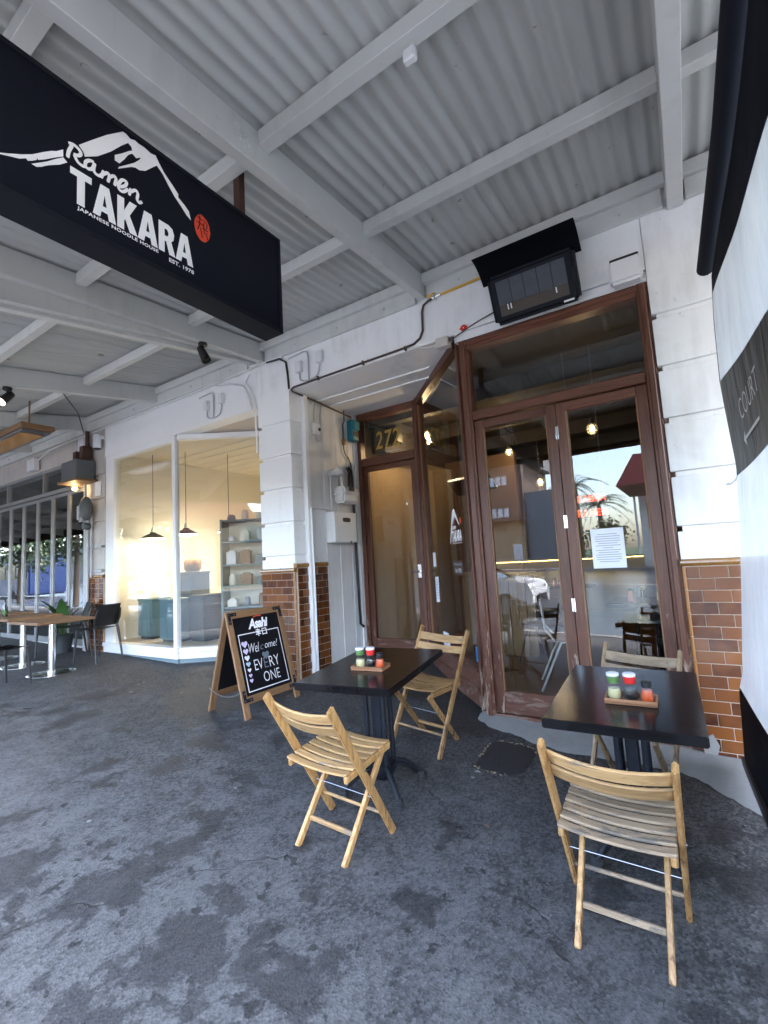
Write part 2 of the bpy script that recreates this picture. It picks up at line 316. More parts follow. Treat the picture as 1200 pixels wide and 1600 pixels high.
# ---------------------------------------------------------------- mesh building
def V3(*a): return Vector(a)
class MB:
    def __init__(s): s.bm = bmesh.new()
    def box(s, x0, x1, y0, y1, z0, z1):
        v = [s.bm.verts.new(p) for p in ((x0, y0, z0), (x1, y0, z0), (x1, y1, z0), (x0, y1, z0), (x0, y0, z1), (x1, y0, z1), (x1, y1, z1), (x0, y1, z1))]
        for f in ((0, 3, 2, 1), (4, 5, 6, 7), (0, 1, 5, 4), (1, 2, 6, 5), (2, 3, 7, 6), (3, 0, 4, 7)): s.bm.faces.new([v[i] for i in f])
        return s
    def bar(s, p, q, w, h, up=(0, 0, 1)):
        """rectangular bar from p to q; w across, h along the up side"""
        p, q, up = Vector(p), Vector(q), Vector(up); d = (q-p).normalized(); a = d.cross(up).normalized(); b = a.cross(d)
        v = [s.bm.verts.new(c + a*i*w/2 + b*j*h/2) for c in (p, q) for i, j in ((-1, -1), (1, -1), (1, 1), (-1, 1))]
        for f in ((0, 1, 2, 3), (7, 6, 5, 4), (0, 4, 5, 1), (1, 5, 6, 2), (2, 6, 7, 3), (3, 7, 4, 0)): s.bm.faces.new([v[i] for i in f])
        return s
    def hexa(s, pts, ):
        v = [s.bm.verts.new(p) for p in pts]
        for f in ((0, 3, 2, 1), (4, 5, 6, 7), (0, 1, 5, 4), (1, 2, 6, 5), (2, 3, 7, 6), (3, 0, 4, 7)): s.bm.faces.new([v[i] for i in f])
        return s
    def tube(s, pts, r, n=8, cap=True):
        pts = [Vector(p) for p in pts]; rings = []; ref = None
        rr = r if isinstance(r, (list, tuple)) else [r]*len(pts)
        for i, p in enumerate(pts):
            d = (pts[min(i+1, len(pts)-1)]-pts[max(i-1, 0)]).normalized()
            if ref is None: ref = Vector((0, 0, 1)) if abs(d.z) < .9 else Vector((1, 0, 0))
            a = d.cross(ref).normalized(); b = a.cross(d).normalized(); ref = b
            rings.append([s.bm.verts.new(p + (a*cos(t)+b*sin(t))*rr[i]) for t in [2*pi*k/n for k in range(n)]])
        for A, B in zip(rings, rings[1:]):
            for k in range(n): s.bm.faces.new((A[k], A[(k+1) % n], B[(k+1) % n], B[k]))
        if cap: s.bm.faces.new(rings[0][::-1]); s.bm.faces.new(rings[-1])
        return s
    def lathe(s, prof, c=(0, 0, 0), n=20, axis='Z'):
        c = Vector(c); rings = []
        for r, z in prof:
            if axis == 'Z': rings.append([s.bm.verts.new(c+Vector((r*cos(2*pi*k/n), r*sin(2*pi*k/n), z))) for k in range(n)])
            else: rings.append([s.bm.verts.new(c+Vector((r*cos(2*pi*k/n), z, -r*sin(2*pi*k/n)))) for k in range(n)])
        for A, B in zip(rings, rings[1:]):
            for k in range(n): s.bm.faces.new((A[k], A[(k+1) % n], B[(k+1) % n], B[k]))
        s.bm.faces.new(rings[0][::-1]); s.bm.faces.new(rings[-1]); return s
    def prism(s, poly, o, u, v, depth, holes=()):
        """flat outline(s) in the frame o,u,v given a thickness along -n (n = u x v)"""
        o, u, v = Vector(o), Vector(u), Vector(v); nrm = u.cross(v).normalized()
        loops = [list(poly)]+[list(h) for h in holes]; flat = [p for L in loops for p in L]
        A = [s.bm.verts.new(o+u*a+v*b) for a, b in flat]; B = [s.bm.verts.new(o+u*a+v*b-nrm*depth) for a, b in flat]
        for t in tessellate_polygon([[Vector((a, b, 0)) for a, b in L] for L in loops]):
            try:
                f = s.bm.faces.new([A[i] for i in t]); f.normal_update()
                if f.normal.dot(nrm) < 0: f.normal_flip()
                s.bm.faces.new([B[i] for i in t])
            except ValueError: pass
        k = 0
        for L in loops:
            m = len(L)
            for i in range(m): s.bm.faces.new((A[k+i], B[k+i], B[k+(i+1) % m], A[k+(i+1) % m]))
            k += m
        return s
    def ball(s, c, r, n=12, sq=(1, 1, 1)):
        m = Matrix.Translation(c) @ Matrix.Diagonal((r*sq[0], r*sq[1], r*sq[2], 1))
        bmesh.ops.create_uvsphere(s.bm, u_segments=n, v_segments=max(6, n*2//3), radius=1, matrix=m); return s
    def grid(s, fn, nu, nv):
        V = [[s.bm.verts.new(fn(i/nu, j/nv)) for j in range(nv+1)] for i in range(nu+1)]
        for i in range(nu):
            for j in range(nv): s.bm.faces.new((V[i][j], V[i+1][j], V[i+1][j+1], V[i][j+1]))
        return s
    def mesh(s, name, bevel=0, smooth=False, seg=1):
        bm = s.bm; bm.normal_update()
        if bevel:
            e = [x for x in bm.edges if len(x.link_faces) == 2 and x.calc_face_angle(0) > .6]
            bmesh.ops.bevel(bm, geom=e, offset=bevel, segments=seg, affect='EDGES', clamp_overlap=True)
        bmesh.ops.recalc_face_normals(bm, faces=bm.faces)
        me = bpy.data.meshes.new(name); bm.to_mesh(me); bm.free()
        if smooth:
            me.shade_smooth()
            if smooth is not True: me.set_sharp_from_angle(angle=radians(smooth))
        return me
WL = {}
def tag(o, label=None, cat=None, group=None, kind=None):
    for k, v in (('label', label), ('category', cat), ('group', group), ('kind', kind)):
        if v: o[k] = v
    return o
def E(name, loc, label, cat, group=None, kind=None):
    o = bpy.data.objects.new(name, None); COL.objects.link(o); o.location = loc; o.empty_display_size = .1
    WL[o.name] = Vector(loc); return tag(o, label, cat, group, kind)
def O(name, mb, mat, parent=None, label=None, cat=None, group=None, kind=None, bevel=0, smooth=False, seg=1):
    me = mb if isinstance(mb, bpy.types.Mesh) else mb.mesh(name, bevel, smooth, seg)
    if not me.materials: me.materials.append(MT[mat])
    o = bpy.data.objects.new(name, me); COL.objects.link(o)
    if parent is not None:
        o.parent = parent; w = WL[parent.name]; me.transform(Matrix.Translation(-w)); WL[o.name] = w.copy()
    else:
        if me.vertices:
            xs = [v.co for v in me.vertices]; mn = Vector([min(c[i] for c in xs) for i in range(3)]); mx = Vector([max(c[i] for c in xs) for i in range(3)])
            b = Vector(((mn.x+mx.x)/2, (mn.y+mx.y)/2, mn.z)); me.transform(Matrix.Translation(-b)); o.location = b; WL[o.name] = b
        else: WL[o.name] = Vector()
    return tag(o, label, cat, group, kind)
def P(name, me, mat, parent, loc, rot=None):
    """a piece that shares mesh data; loc in the scene's frame"""
    if not me.materials: me.materials.append(MT[mat])
    o = bpy.data.objects.new(name, me); COL.objects.link(o); o.parent = parent; o.location = Vector(loc)-WL[parent.name]
    if rot: o.rotation_euler = rot
    WL[o.name] = Vector(loc); return o
def copy_tree(o, parent=None):
    c = o.copy(); COL.objects.link(c)
    if parent is not None: c.parent = parent
    for ch in o.children: copy_tree(ch, c)
    return c
def bx(*a): return MB().box(*a)
def text_mesh(body, w, h, bold=0., shear=0., spacing=1., depth=.0):
    cu = bpy.data.curves.new('lettering', 'FONT'); cu.body = body; cu.size = 1; cu.offset = bold; cu.shear = shear; cu.space_character = spacing; cu.resolution_u = 3
    ob = bpy.data.objects.new('lettering', cu); COL.objects.link(ob); dg = bpy.context.evaluated_depsgraph_get(); dg.update()
    me = bpy.data.meshes.new_from_object(ob.evaluated_get(dg)); bpy.data.objects.remove(ob)
    xs = [v.co.x for v in me.vertices]; ys = [v.co.y for v in me.vertices]
    x0, x1, y0, y1 = min(xs), max(xs), min(ys), max(ys)
    sx = w/(x1-x0); sy = h/(y1-y0) if h else sx
    for v in me.vertices: v.co = ((v.co.x-x0)*sx, (v.co.y-y0)*sy, 0)
    me.materials.clear(); return me
def lettering(name, body, o, u, v, w, h, mat, parent, bold=0., shear=0., spacing=1.):
    me = text_mesh(body, w, h, bold, shear, spacing); u, v = Vector(u).normalized(), Vector(v).normalized(); n = u.cross(v)
    me.transform(Matrix(((u.x, v.x, n.x, o[0]), (u.y, v.y, n.y, o[1]), (u.z, v.z, n.z, o[2]), (0, 0, 0, 1))))
    return O(name, me, mat, parent)
def light(name, loc, energy, color, parent, r=.04):
    l = bpy.data.lights.new(name, 'POINT'); l.energy = energy; l.color = color; l.shadow_soft_size = r
    o = bpy.data.objects.new(name, l); COL.objects.link(o); o.parent = parent; o.location = Vector(loc)-WL[parent.name]; return o
def interp(x, xs, ys):
    if x <= xs[0]: return ys[0]
    for a, b, c, d in zip(xs, xs[1:], ys, ys[1:]):
        if x <= b: return c+(d-c)*(x-a)/(b-a)
    return ys[-1]
def gz(x, y): return interp(-x, [-8, -3, 0, 1.55, 3.6, 5.8, 7.7, 20, 60], [-.25, -.10, 0, .06, .165, .20, .255, .45, .6]) + .045*(max(min(y, 5.2), -1.6)-3.81)

# ================================================================ the setting
YF = 3.81
def ground():
    xs = [-260, -60, -40, -25]+[-20+.5*i for i in range(47)]+[5, 8, 14, 30, 60]; ys = [-1.6+.4*i for i in range(18)]
    mb = MB(); V = [[mb.bm.verts.new((x, y, gz(x, y))) for y in ys] for x in xs]
    for i in range(len(xs)-1):
        for j in range(len(ys)-1): mb.bm.faces.new((V[i][j], V[i+1][j], V[i+1][j+1], V[i][j+1]))
    return mb
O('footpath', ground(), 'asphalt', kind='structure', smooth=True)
def strip(y0, y1, dz0, dz1, x0=-260, x1=60):
    mb = MB(); xs = [x0, -60, -20, -8, -4, 0, 4, 14, x1]; V = [[mb.bm.verts.new((x, y, gz(x, -1.6)+d)) for y, d in ((y0, dz0), (y1, dz1))] for x in xs]
    for i in range(len(xs)-1): mb.bm.faces.new((V[i][0], V[i+1][0], V[i+1][1], V[i][1]))
    return mb
def kerbm(y0, y1, z0, z1):
    mb = MB(); xs = [-260, -60, -20, -8, -4, 0, 4, 14, 60]
    for a, b in zip(xs, xs[1:]):
        A, B = gz(a, -1.6), gz(b, -1.6)
        mb.hexa([(a, y0, A+z0), (b, y0, B+z0), (b, y1, B+z0), (a, y1, A+z0), (a, y0, A+z1), (b, y0, B+z1), (b, y1, B+z1), (a, y1, A+z1)])
    return mb
O('kerb', kerbm(-1.75, -1.59, -.3, .006), 'kerb', kind='structure')
O('road', strip(-30.2, -1.7, -.16, -.13), 'road', kind='structure')
for yy in (-10, -15.9, -16.3, -22): O('road_marking', strip(yy-.06, yy+.06, -.14, -.139), 'paint_line', kind='structure')
O('kerb_far', kerbm(-30.3, -30.1, -.3, -.02), 'kerb', kind='structure')
O('footpath_far', strip(-34, -30.25, .0, -.03), 'concrete', kind='structure')
O('terrain', MB().grid(lambda u, v: Vector((-900+1800*u, -1500+1466.2*v, -.2-1.5*(1-v))), 4, 4), 'grass', kind='structure')

def slab(poly, zt, zb=None):
    pass
# concrete apron along the door foot: real sheet with an uneven edge, rising to the sill
ap = [(-1.62, 3.76), (-1.45, 3.63), (-1.25, 3.60), (-1.05, 3.50), (-.8, 3.47), (-.5, 3.50), (-.3, 3.52), (-.16, 3.50), (-.06, 3.43), (.05, 3.31), (.14, 3.22), (.3, 3.12), (.6, 3.05), (.95, 3.0)]
mb = MB(); lo = []; hi = []
for i in range(len(ap)*4-3):
    k, t = divmod(i, 4); a = ap[k]; b = ap[min(k+1, len(ap)-1)]; x = a[0]+(b[0]-a[0])*t/4; y = a[1]+(b[1]-a[1])*t/4+random.uniform(-.018, .018)
    lo.append(mb.bm.verts.new((x, y, gz(x, y)+.003))); hi.append((x, y))
mid = [mb.bm.verts.new((x, y+.06, gz(x, y)+.022)) for x, y in hi]; top = [mb.bm.verts.new((x, 3.96, gz(x, 3.81)+.045)) for x, y in hi]
for A, B in ((lo, mid), (mid, top)):
    for i in range(len(A)-1): mb.bm.faces.new((A[i], A[i+1], B[i+1], B[i]))
O('concrete_apron', mb, 'concrete', kind='structure', smooth=True)
def blob(cx, cy, rx, ry, n, jit, dz, seed, sq=2.6):
    rnd = random.Random(seed); mb = MB(); c = mb.bm.verts.new((cx, cy, gz(cx, cy)+dz)); R = []
    for k in range(n):
        t = 2*pi*k/n; q = (abs(cos(t))**sq+abs(sin(t))**sq)**(-1/sq)*(1+rnd.uniform(-jit, jit)); x, y = cx+rx*q*cos(t), cy+ry*q*sin(t)
        R.append(mb.bm.verts.new((x, y, gz(x, y)+dz)))
    for k in range(n): mb.bm.faces.new((c, R[k], R[(k+1) % n]))
    return mb
O('asphalt_patch', blob(-1.2, 3.22, .16, .22, 44, .05, .006, 3, 5), 'patch', kind='structure')
rim = MB(); rnd = random.Random(5)
for k in range(90):
    t = rnd.uniform(0, 2*pi); q = (abs(cos(t))**5+abs(sin(t))**5)**(-1/5)
    if cos(t) > .5 and sin(t) < .3: continue
    x, y = -1.2+.165*q*cos(t)+rnd.gauss(0, .008), 3.22+.225*q*sin(t)+rnd.gauss(0, .008); r = rnd.uniform(.003, .009)
    bmesh.ops.create_icosphere(rim.bm, subdivisions=1, radius=r, matrix=Matrix.Translation((x, y, gz(x, y)+r*.6)) @ Matrix.Diagonal((1, 1.3, .7, 1)))
O('patch_gravel', rim, 'gravel', label='loose ochre gravel around the rim of the black asphalt patch', cat='gravel', kind='stuff')
# fallen leaves and paper scraps on the footpath
def scrap(x, y, l, w, rot, mat, lab, seed):
    rnd = random.Random(seed); o = []
    mb = MB(); n = 5; ca, sa = cos(rot), sin(rot); L = []; Rr = []
    for i in range(n+1):
        t = i/n; ww = w*sin(pi*min(.98, max(.04, t)))*.5; cx, cyy = (t-.5)*l, rnd.uniform(-.002, .002); zz = .004+.004*sin(t*pi)
        for s, lst in ((-1, L), (1, Rr)):
            px, py = cx, cyy+s*ww; X, Y = x+px*ca-py*sa, y+px*sa+py*ca; lst.append(mb.bm.verts.new((X, Y, gz(X, Y)+zz+(.003 if s > 0 else 0))))
    for i in range(n): mb.bm.faces.new((L[i], L[i+1], Rr[i+1], Rr[i]))
    return O('fallen_leaf', mb, mat, label=lab, cat='leaf', group='fallen leaves on the footpath')
LB = 'small dry pale leaf lying on the dark footpath'
for i, (x, y) in enumerate(((-6.0, 3.2), (-5.4, 3.05), (-5.2, 2.85), (-4.6, 3.05), (-2.55, 2.05), (-1.3, 2.95), (-1.05, 2.45))):
    scrap(x, y, random.uniform(.025, .05), random.uniform(.010, .018), random.uniform(0, 3), 'tray' if i % 3 == 0 else 'concrete', LB, i)

# ================================================================ canopy
def roofz(y, left=False): return 4.07+(y-YF)*.152 if left else 4.05+(y-YF)*.068
YC = -1.0
can = E('veranda_canopy', (0, YC, 3.2), 'grey painted veranda canopy of timber beams and corrugated iron over the footpath', 'canopy')
PIT, AMP, SHW = .1, .0125, .8
def sheet_mesh(left):
    mb = MB(); n = 80; rows = []
    for y in (YC-.06, YF+.026):
        rows.append([mb.bm.verts.new((SHW*1.06*i/n, y, roofz(y, left)+.012+AMP*cos(2*pi*SHW*1.06*i/n/PIT))) for i in range(n+1)])
    for i in range(n): mb.bm.faces.new((rows[0][i], rows[0][i+1], rows[1][i+1], rows[1][i]))
    return mb.mesh('roof_sheet', smooth=True)
shm = sheet_mesh(False); shl = sheet_mesh(True)
for k in range(-50, 0): P('roof_sheet', shl, 'corr', can, (-4.17+k*SHW-.06, 0, (k % 2)*.003))
for k in range(12): P('roof_sheet', shm, 'corr', can, (-4.13+k*SHW, 0, (k % 2)*.003))
def rafter(x0, x1, name='rafter', zb=.22):
    ya, yb = YC, YF-.012; mb = MB(); z = lambda y: roofz(y, x0 < -4.1)
    mb.hexa([(x0, ya, z(ya)-zb), (x1, ya, z(ya)-zb), (x1, yb, z(yb)-zb), (x0, yb, z(yb)-zb), (x0, ya, z(ya)-.002), (x1, ya, z(ya)-.002), (x1, yb, z(yb)-.002), (x0, yb, z(yb)-.002)])
    return O(name, mb, 'canopy', can, bevel=.004)
RX = [(.105, .2), (-1.92, -1.845), (-4.09, -4.02), (-4.24, -4.165), (-6.25, -6.18), (-8.28, -8.21), (-10.4, -10.33), (-12.5, -12.43), (-14.6, -14.53), (2.2, 2.27)]+[(-16.7-2.1*i, -16.63-2.1*i) for i in range(13)]
for a, b in RX: rafter(a, b, zb=.225 if a < 0 else .28)
xs = sorted(RX); bays = [(xs[i][1], xs[i+1][0]) for i in range(len(xs)-1)]+[(2.27, 4.5)]
for (a, b) in bays:
    if b-a < .3: continue
    for y in (-.33, .71, 1.75, 2.79):
        lf = b < -4.1; z = roofz(y, lf); e_ = .012 if lf else .005
        o = O('purlin', MB().hexa([(a, y, z-.098), (b, y, z-.098), (b, y+.08, z-.099+e_), (a, y+.08, z-.099+e_), (a, y, z-.001), (b, y, z-.001), (b, y+.08, z-.001+e_), (a, y+.08, z-.001+e_)]), 'canopy', can, bevel=.003)
    O('wall_plate', bx(a, b, 3.735, 3.797, 3.945, 4.04), 'canopy', can, bevel=.003)
for a, b in ((-43, -8.3), (-8.2, -4.3), (-3.98, -1.95), (-1.82, .08), (.22, 4.5)):
    O('ledger_board', bx(a, b, 3.775, 3.807, 3.80, 3.943), 'canopy', can, bevel=.002)
bolt = MB().lathe([(.006, -.016), (.013, -.014), (.013, -.004), (.02, -.003), (.02, 0)], n=8, axis='Y').mesh('bolt')
for x in (-15, -13, -11.4, -9.6, -7.6, -6.8, -5.4, -4.6, -3.5, -2.9, -2.3, -1.5, -.9, -.2): P('bolt', bolt, 'canopy', can, (x, 3.774, 3.87))
for x0, x1, zz, off in ((-1.84, -1.845, 3.86, 0),):
    for dy, dz in ((-.02, -.03), (.03, -.05), (.0, -.09), (.05, -.1)):
        o = P('bolt', bolt, 'canopy', can, (-1.845, 1.62+dy, roofz(1.6)-.05+dz), (0, 0, -pi/2)); o.rotation_euler = (0, 0, pi/2)
zl, zr = lambda y: roofz(y, True)-.24, lambda y: roofz(y)+.02
O('light_leak_board', MB().hexa([(-4.164, YC, zl(YC)+.03), (-4.092, YC, zl(YC)+.03), (-4.092, YF-.013, zl(YF)+.06), (-4.164, YF-.013, zl(YF)+.06), (-4.164, YC, zr(YC)), (-4.092, YC, zr(YC)), (-4.092, YF-.013, zr(YF)), (-4.164, YF-.013, zr(YF))]), 'canopy', can)  # added board, blocks sky light leaking between the two canopy heights
O('fascia', bx(-43, 4.5, YC-.04, YC-.002, 3.06, 3.80), 'navy', can, bevel=.003)
O('gutter', MB().tube([(-43, YC-.11, 3.72), (4.5, YC-.11, 3.72)], .06, 10), 'canopy', can, smooth=50)
# small white lamp holder under the purlin
O('ceiling_sensor', bx(-.905, -.84, 1.79, 1.83, 3.735, 3.80), 'white_pl', label='small white plastic sensor box fixed under a canopy purlin', cat='sensor', bevel=.008)

# ================================================================ shops: shared pieces
TH, TW, TP = .0742, .1515, .0793
_tm = {}
def tile_mesh(w, d=.012):
    k = round(w, 3)
    if k not in _tm: _tm[k] = bx(-w/2, w/2, -d, 0, -TH/2, TH/2).mesh('tile', bevel=.0022)
    return _tm[k]
_cm = {}
def cap_mesh(w):
    k = round(w, 3)
    if k not in _cm: _cm[k] = MB().prism([(0, 0), (-.018, .006), (-.028, .022), (-.026, .038), (-.01, .05), (.02, .05), (.02, 0)], (-w/2, 0, 0), (0, 1, 0), (0, 0, 1), -w).mesh('cap_tile', bevel=.002, smooth=40)
    return _cm[k]
corner_m = MB().lathe([(.014, -.0755), (.014, .0755)], n=12).mesh('corner_tile', smooth=40)
def tile_face(parent, o, ud, length, ztop, rows, first, rot):
    """rows of tiles; o start point on the face, ud run direction, rot z-rotation so that -Y of the piece looks outward"""
    o, ud = Vector(o), Vector(ud)
    for r in range(rows):
        z = ztop-TP*(r+.5); s = 0; w = TW/2-.002 if (r+first) % 2 else TW
        while s < length-.012:
            ww = min(w, length-s)
            if ww > .015: P('tile', tile_mesh(ww), 'tile', parent, (o.x+ud.x*(s+ww/2), o.y+ud.y*(s+ww/2), z), (0, 0, rot))
            s += ww+.005; w = TW
def caps(parent, o, ud, length, z, rot):
    o, ud = Vector(o), Vector(ud); s = 0
    while s < length-.01:
        w = min(TW, length-s); P('cap_tile', cap_mesh(w), 'cap', parent, (o.x+ud.x*(s+w/2), o.y+ud.y*(s+w/2), z), (0, 0, rot)); s += w+.003
GROOVES = [1.50, 1.878, 2.262, 2.642, 3.028]
def pillar(parent, x0, x1, y1, zcap, zbot, ztop, mat='white', sides=(0, 0), core_to=None):
    """rusticated plaster blocks above, glazed tiles below"""
    p = O('pillar', bx(x0+.03, x1-.03, YF+.03, y1, zbot-.05, ztop), mat, parent)
    zs = [zcap]+GROOVES+[ztop]
    for a, b in zip(zs, zs[1:]):
        if b < zcap+.05: continue
        O('plaster_block', bx(x0, x1, YF, y1-.002, max(a, zcap)+.022 if a != zcap else zcap+.001, b-.018 if b != ztop else ztop-.001), mat, p, bevel=.004)
    return p

# ================================================================ ramen shop
rs = E('ramen_shop', (-1.6, 4.2, .05), 'white plastered shop front with red timber doors and brown tiled pillars', 'shop')
O('upper_wall', bx(-4.165, 1.2, YF+.012, YF+.3, 3.812, 6.6), 'white', rs)
O('lintel', bx(-3.648, -.073, YF, YF+.34, 3.40, 3.81), 'white', rs, bevel=.004)
O('head_board', bx(-1.60, -.073, YF+.012, YF+.2, 3.318, 3.391), 'white', rs)
O('soffit_board', MB().prism([(-3.65, YF+.006), (-1.52, YF+.006), (-1.52, 3.9), (-2.60, 5.25), (-3.65, 5.25)], (0, 0, 3.388), (1, 0, 0), (0, 1, 0), -.05), 'white', rs)
for y in (4.28, 4.52): O('soffit_batten', bx(-3.64, -1.9-(y-3.85)*.45, y, y+.018, 3.372, 3.392), 'white_clean', rs)
# right-hand pillar
pr = pillar(rs, -.07, 1.15, YF+.3, 1.29, -.1, 3.811)
O('grout_bed', bx(-.068, 1.14, YF-.0085, YF+.035, -.12, 1.285), 'grout', pr)
tile_face(pr, (-.048, YF-.001, 0), (1, 0, 0), .80, 1.242, 17, 1, 0)
caps(pr, (-.075, YF-.001, 0), (1, 0, 0), .80, 1.243, 0)
for k in range(9): P('corner_tile', corner_m, 'corner', pr, (-.060, YF-.0005, 1.165-.1545*k))
O('plaster_scar', MB().prism([(-.075, -.02), (.0, .02), (.02, .09), (-.01, .16), (-.06, .13)], (0, YF-.016, 0), (1, 0, 0), (0, 0, 1), .01), 'concrete', pr)
# left-hand pillar and the side wall of the recess
pl = pillar(rs, -4.165, -3.65, 4.0, 1.375, .05, 3.811)
O('grout_bed', bx(-4.163, -3.652, YF-.0085, YF+.035, .05, 1.37), 'grout', pl)
tile_face(pl, (-4.163, YF-.001, 0), (1, 0, 0), .486, 1.327, 16, 0, 0)
caps(pl, (-4.175, YF-.001, 0), (1, 0, 0), .53, 1.328, 0)
for k in range(9): P('corner_tile', corner_m, 'corner', pl, (-3.664, YF+.001, 1.25-.1545*k))
O('side_wall', bx(-3.80, -3.655, 4.0, 5.3, .05, 3.39), 'white_dirty', rs)
sw = O('tile_panel', bx(-3.662, -3.6375, 3.83, 4.335, .05, 1.42), 'grout', rs)
tile_face(sw, (-3.645, 3.835, 0), (0, 1, 0), .165, 1.372, 16, 0, pi/2)
caps(sw, (-3.645, 3.80, 0), (0, 1, 0), .20, 1.375, pi/2)
tile_face(sw, (-3.645, 4.075, 0), (0, 1, 0), .262, 1.372, 16, 1, pi/2)
caps(sw, (-3.645, 4.075, 0), (0, 1, 0), .262, 1.375, pi/2)
O('drain_cover', bx(-3.66, -3.60, 4.0, 4.065, .1, 3.385), 'white_clean', rs, bevel=.006)
for y in (4.36, 4.62, 4.86): O('cover_strip', bx(-3.656, -3.648, y, y+.012, .1, 3.388), 'white_dirty', rs)
O('door_architrave', bx(-3.656, -3.63, 5.0, 5.075, .1, 3.388), 'white_clean', rs, bevel=.004)
# main door frame
GL, RZ, RXM = 'glass', 'redwood_z', 'redwood_x'
df = O('door_frame', MB().box(-1.565, -1.487, YF+.01, YF+.13, .07, 3.318).box(-.147, -.073, YF+.01, YF+.13, .02, 3.318), RZ, rs, bevel=.005)
O('frame_moulding', MB().box(-1.548, -1.505, YF-.006, YF+.011, .08, 3.30).box(-.130, -.088, YF-.006, YF+.011, .05, 3.30), RZ, df, bevel=.006)
O('frame_head', bx(-1.486, -.148, YF+.012, YF+.128, 3.225, 3.316), RXM, df, bevel=.005)
O('head_moulding', bx(-1.504, -.131, YF-.004, YF+.011, 3.262, 3.298), RXM, df, bevel=.006)
O('transom_bar', bx(-1.486, -.148, YF+.008, YF+.126, 2.575, 2.655), RXM, df, bevel=.008)
O('threshold', bx(-1.486, -.148, YF+.015, YF+.16, .03, .10), 'redwood_low', df, bevel=.004)
O('fanlight', bx(-1.486, -.148, YF+.066, YF+.072, 2.656, 3.224), GL, rs, 'broad fanlight pane over the double doors')
def leaf(x0, x1, nm, lab):
    y0, y1 = YF+.035, YF+.083
    d = O('door', MB().box(x0, x0+.074, y0, y1, .105, 2.568).box(x1-.074, x1, y0, y1, .105, 2.568), RZ, rs, lab, bevel=.004)
    O('top_rail', bx(x0+.0745, x1-.0745, y0+.001, y1-.001, 2.494, 2.567), RXM, d, bevel=.004)
    O('bottom_rail', bx(x0+.0745, x1-.0745, y0+.001, y1-.001, .106, .278), 'redwood_low', d, bevel=.004)
    O('glass_pane', bx(x0+.072, x1-.072, YF+.056, YF+.062, .276, 2.496), GL, d)
    O('glazing_bead', MB().box(x0+.074, x0+.084, y0+.006, y0+.02, .28, 2.494).box(x1-.084, x1-.074, y0+.006, y0+.02, .28, 2.494), 'board_z', d)
    return d
dl = leaf(-1.484, -.801, 'door', 'left door leaf'); dr = leaf(-.797, -.15, 'door', 'right door leaf with a notice')
for z in (2.33, 1.62, .98): O('hinge', MB().box(-.812, -.786, YF+.029, YF+.0345, z-.05, z+.05).tube([(-.799, YF+.027, z-.05), (-.799, YF+.027, z+.05)], .006, 8), 'chrome', dr)
# notice taped inside the right leaf
nt_ = O('notice', bx(-.633, -.408, YF+.048, YF+.0545, 1.25, 1.545), 'paper', dr)
mb = MB()
for i in range(13):
    w = (.17 if i not in (6,) else .07)*(1 if i % 4 else .8); mb.box(-.52-w/2, -.52+w/2, YF+.0465, YF+.0475, 1.50-i*.017, 1.505-i*.017)
O('print_line', mb, 'ink', nt_)
# recess: angled side light and the 272 door
A = Vector((-2.70, 5.10, 0)); B = Vector((-1.585, 3.885, 0)); D = (B-A).normalized(); LN = (B-A).length; NO = Vector((-D.y*-1, D.x*-1, 0))
NO = Vector((D.y, -D.x, 0))      # towards the recess
def wb(mb, s0, s1, z0, z1, o0, o1):
    q = lambda s, o, z: A+D*s+NO*o+Vector((0, 0, z))
    return mb.hexa([q(s0, o1, z0), q(s1, o1, z0), q(s1, o0, z0), q(s0, o0, z0), q(s0, o1, z1), q(s1, o1, z1), q(s1, o0, z1), q(s0, o0, z1)])
sl_ = O('side_light_frame', wb(wb(MB(), 0, .075, .12, 3.385, -.06, .05), LN-.05, LN, .08, 3.385, -.06, .03), RZ, rs, bevel=.005)
O('top_rail', wb(MB(), .076, LN-.051, 3.30, 3.386, -.055, .045), RXM, sl_, bevel=.005)
O('stallboard', wb(MB(), .076, LN-.051, .10, .40, -.04, .03), 'redwood_low', sl_, bevel=.006)
O('stallboard_sill', wb(MB(), .076, LN-.051, .401, .445, -.05, .06), 'redwood_low', sl_, bevel=.008)
O('stallboard_moulding', wb(MB(), .076, LN-.051, .24, .27, .0305, .045), 'redwood_low', sl_, bevel=.006)
O('glass_pane', wb(MB(), .07, LN-.045, .44, 3.302, -.003, .003), GL, sl_)
O('putty_bead', wb(MB(), .076, .09, .446, 3.29, .004, .02), 'tray', sl_)
fr = O('side_door_frame', MB().box(-3.648, -3.575, 5.06, 5.17, .15, 3.385).box(-2.765, -2.70, 5.06, 5.17, .15, 3.385), RZ, rs, bevel=.005)
O('frame_head', bx(-3.574, -2.766, 5.062, 5.168, 3.29, 3.384), RXM, fr, bevel=.005)
O('transom_bar', bx(-3.574, -2.766, 5.058, 5.166, 2.65, 2.765), RXM, fr, bevel=.008)
fl = O('fanlight', bx(-3.574, -2.766, 5.11, 5.116, 2.766, 3.289), GL, rs)
O('number_trim', bx(-3.2, -2.98, 5.103, 5.108, 2.80, 2.815), 'grey_pl', fl)
for ch, dx in (('272', 0),):
    lettering('house_number', '272', (-3.36, 5.104, 2.86), (1, 0, 0), (0, 0, 1), .37, .24, 'gold', fl, bold=.012, shear=.12, spacing=1.1)
sd_ = O('side_door', MB().box(-3.572, -3.50, 5.085, 5.135, .2, 2.648).box(-2.842, -2.768, 5.085, 5.135, .2, 2.648), RZ, rs, 'side door numbered 272', bevel=.004)
O('top_rail', bx(-3.4995, -2.8425, 5.086, 5.134, 2.585, 2.647), RXM, sd_, bevel=.004)
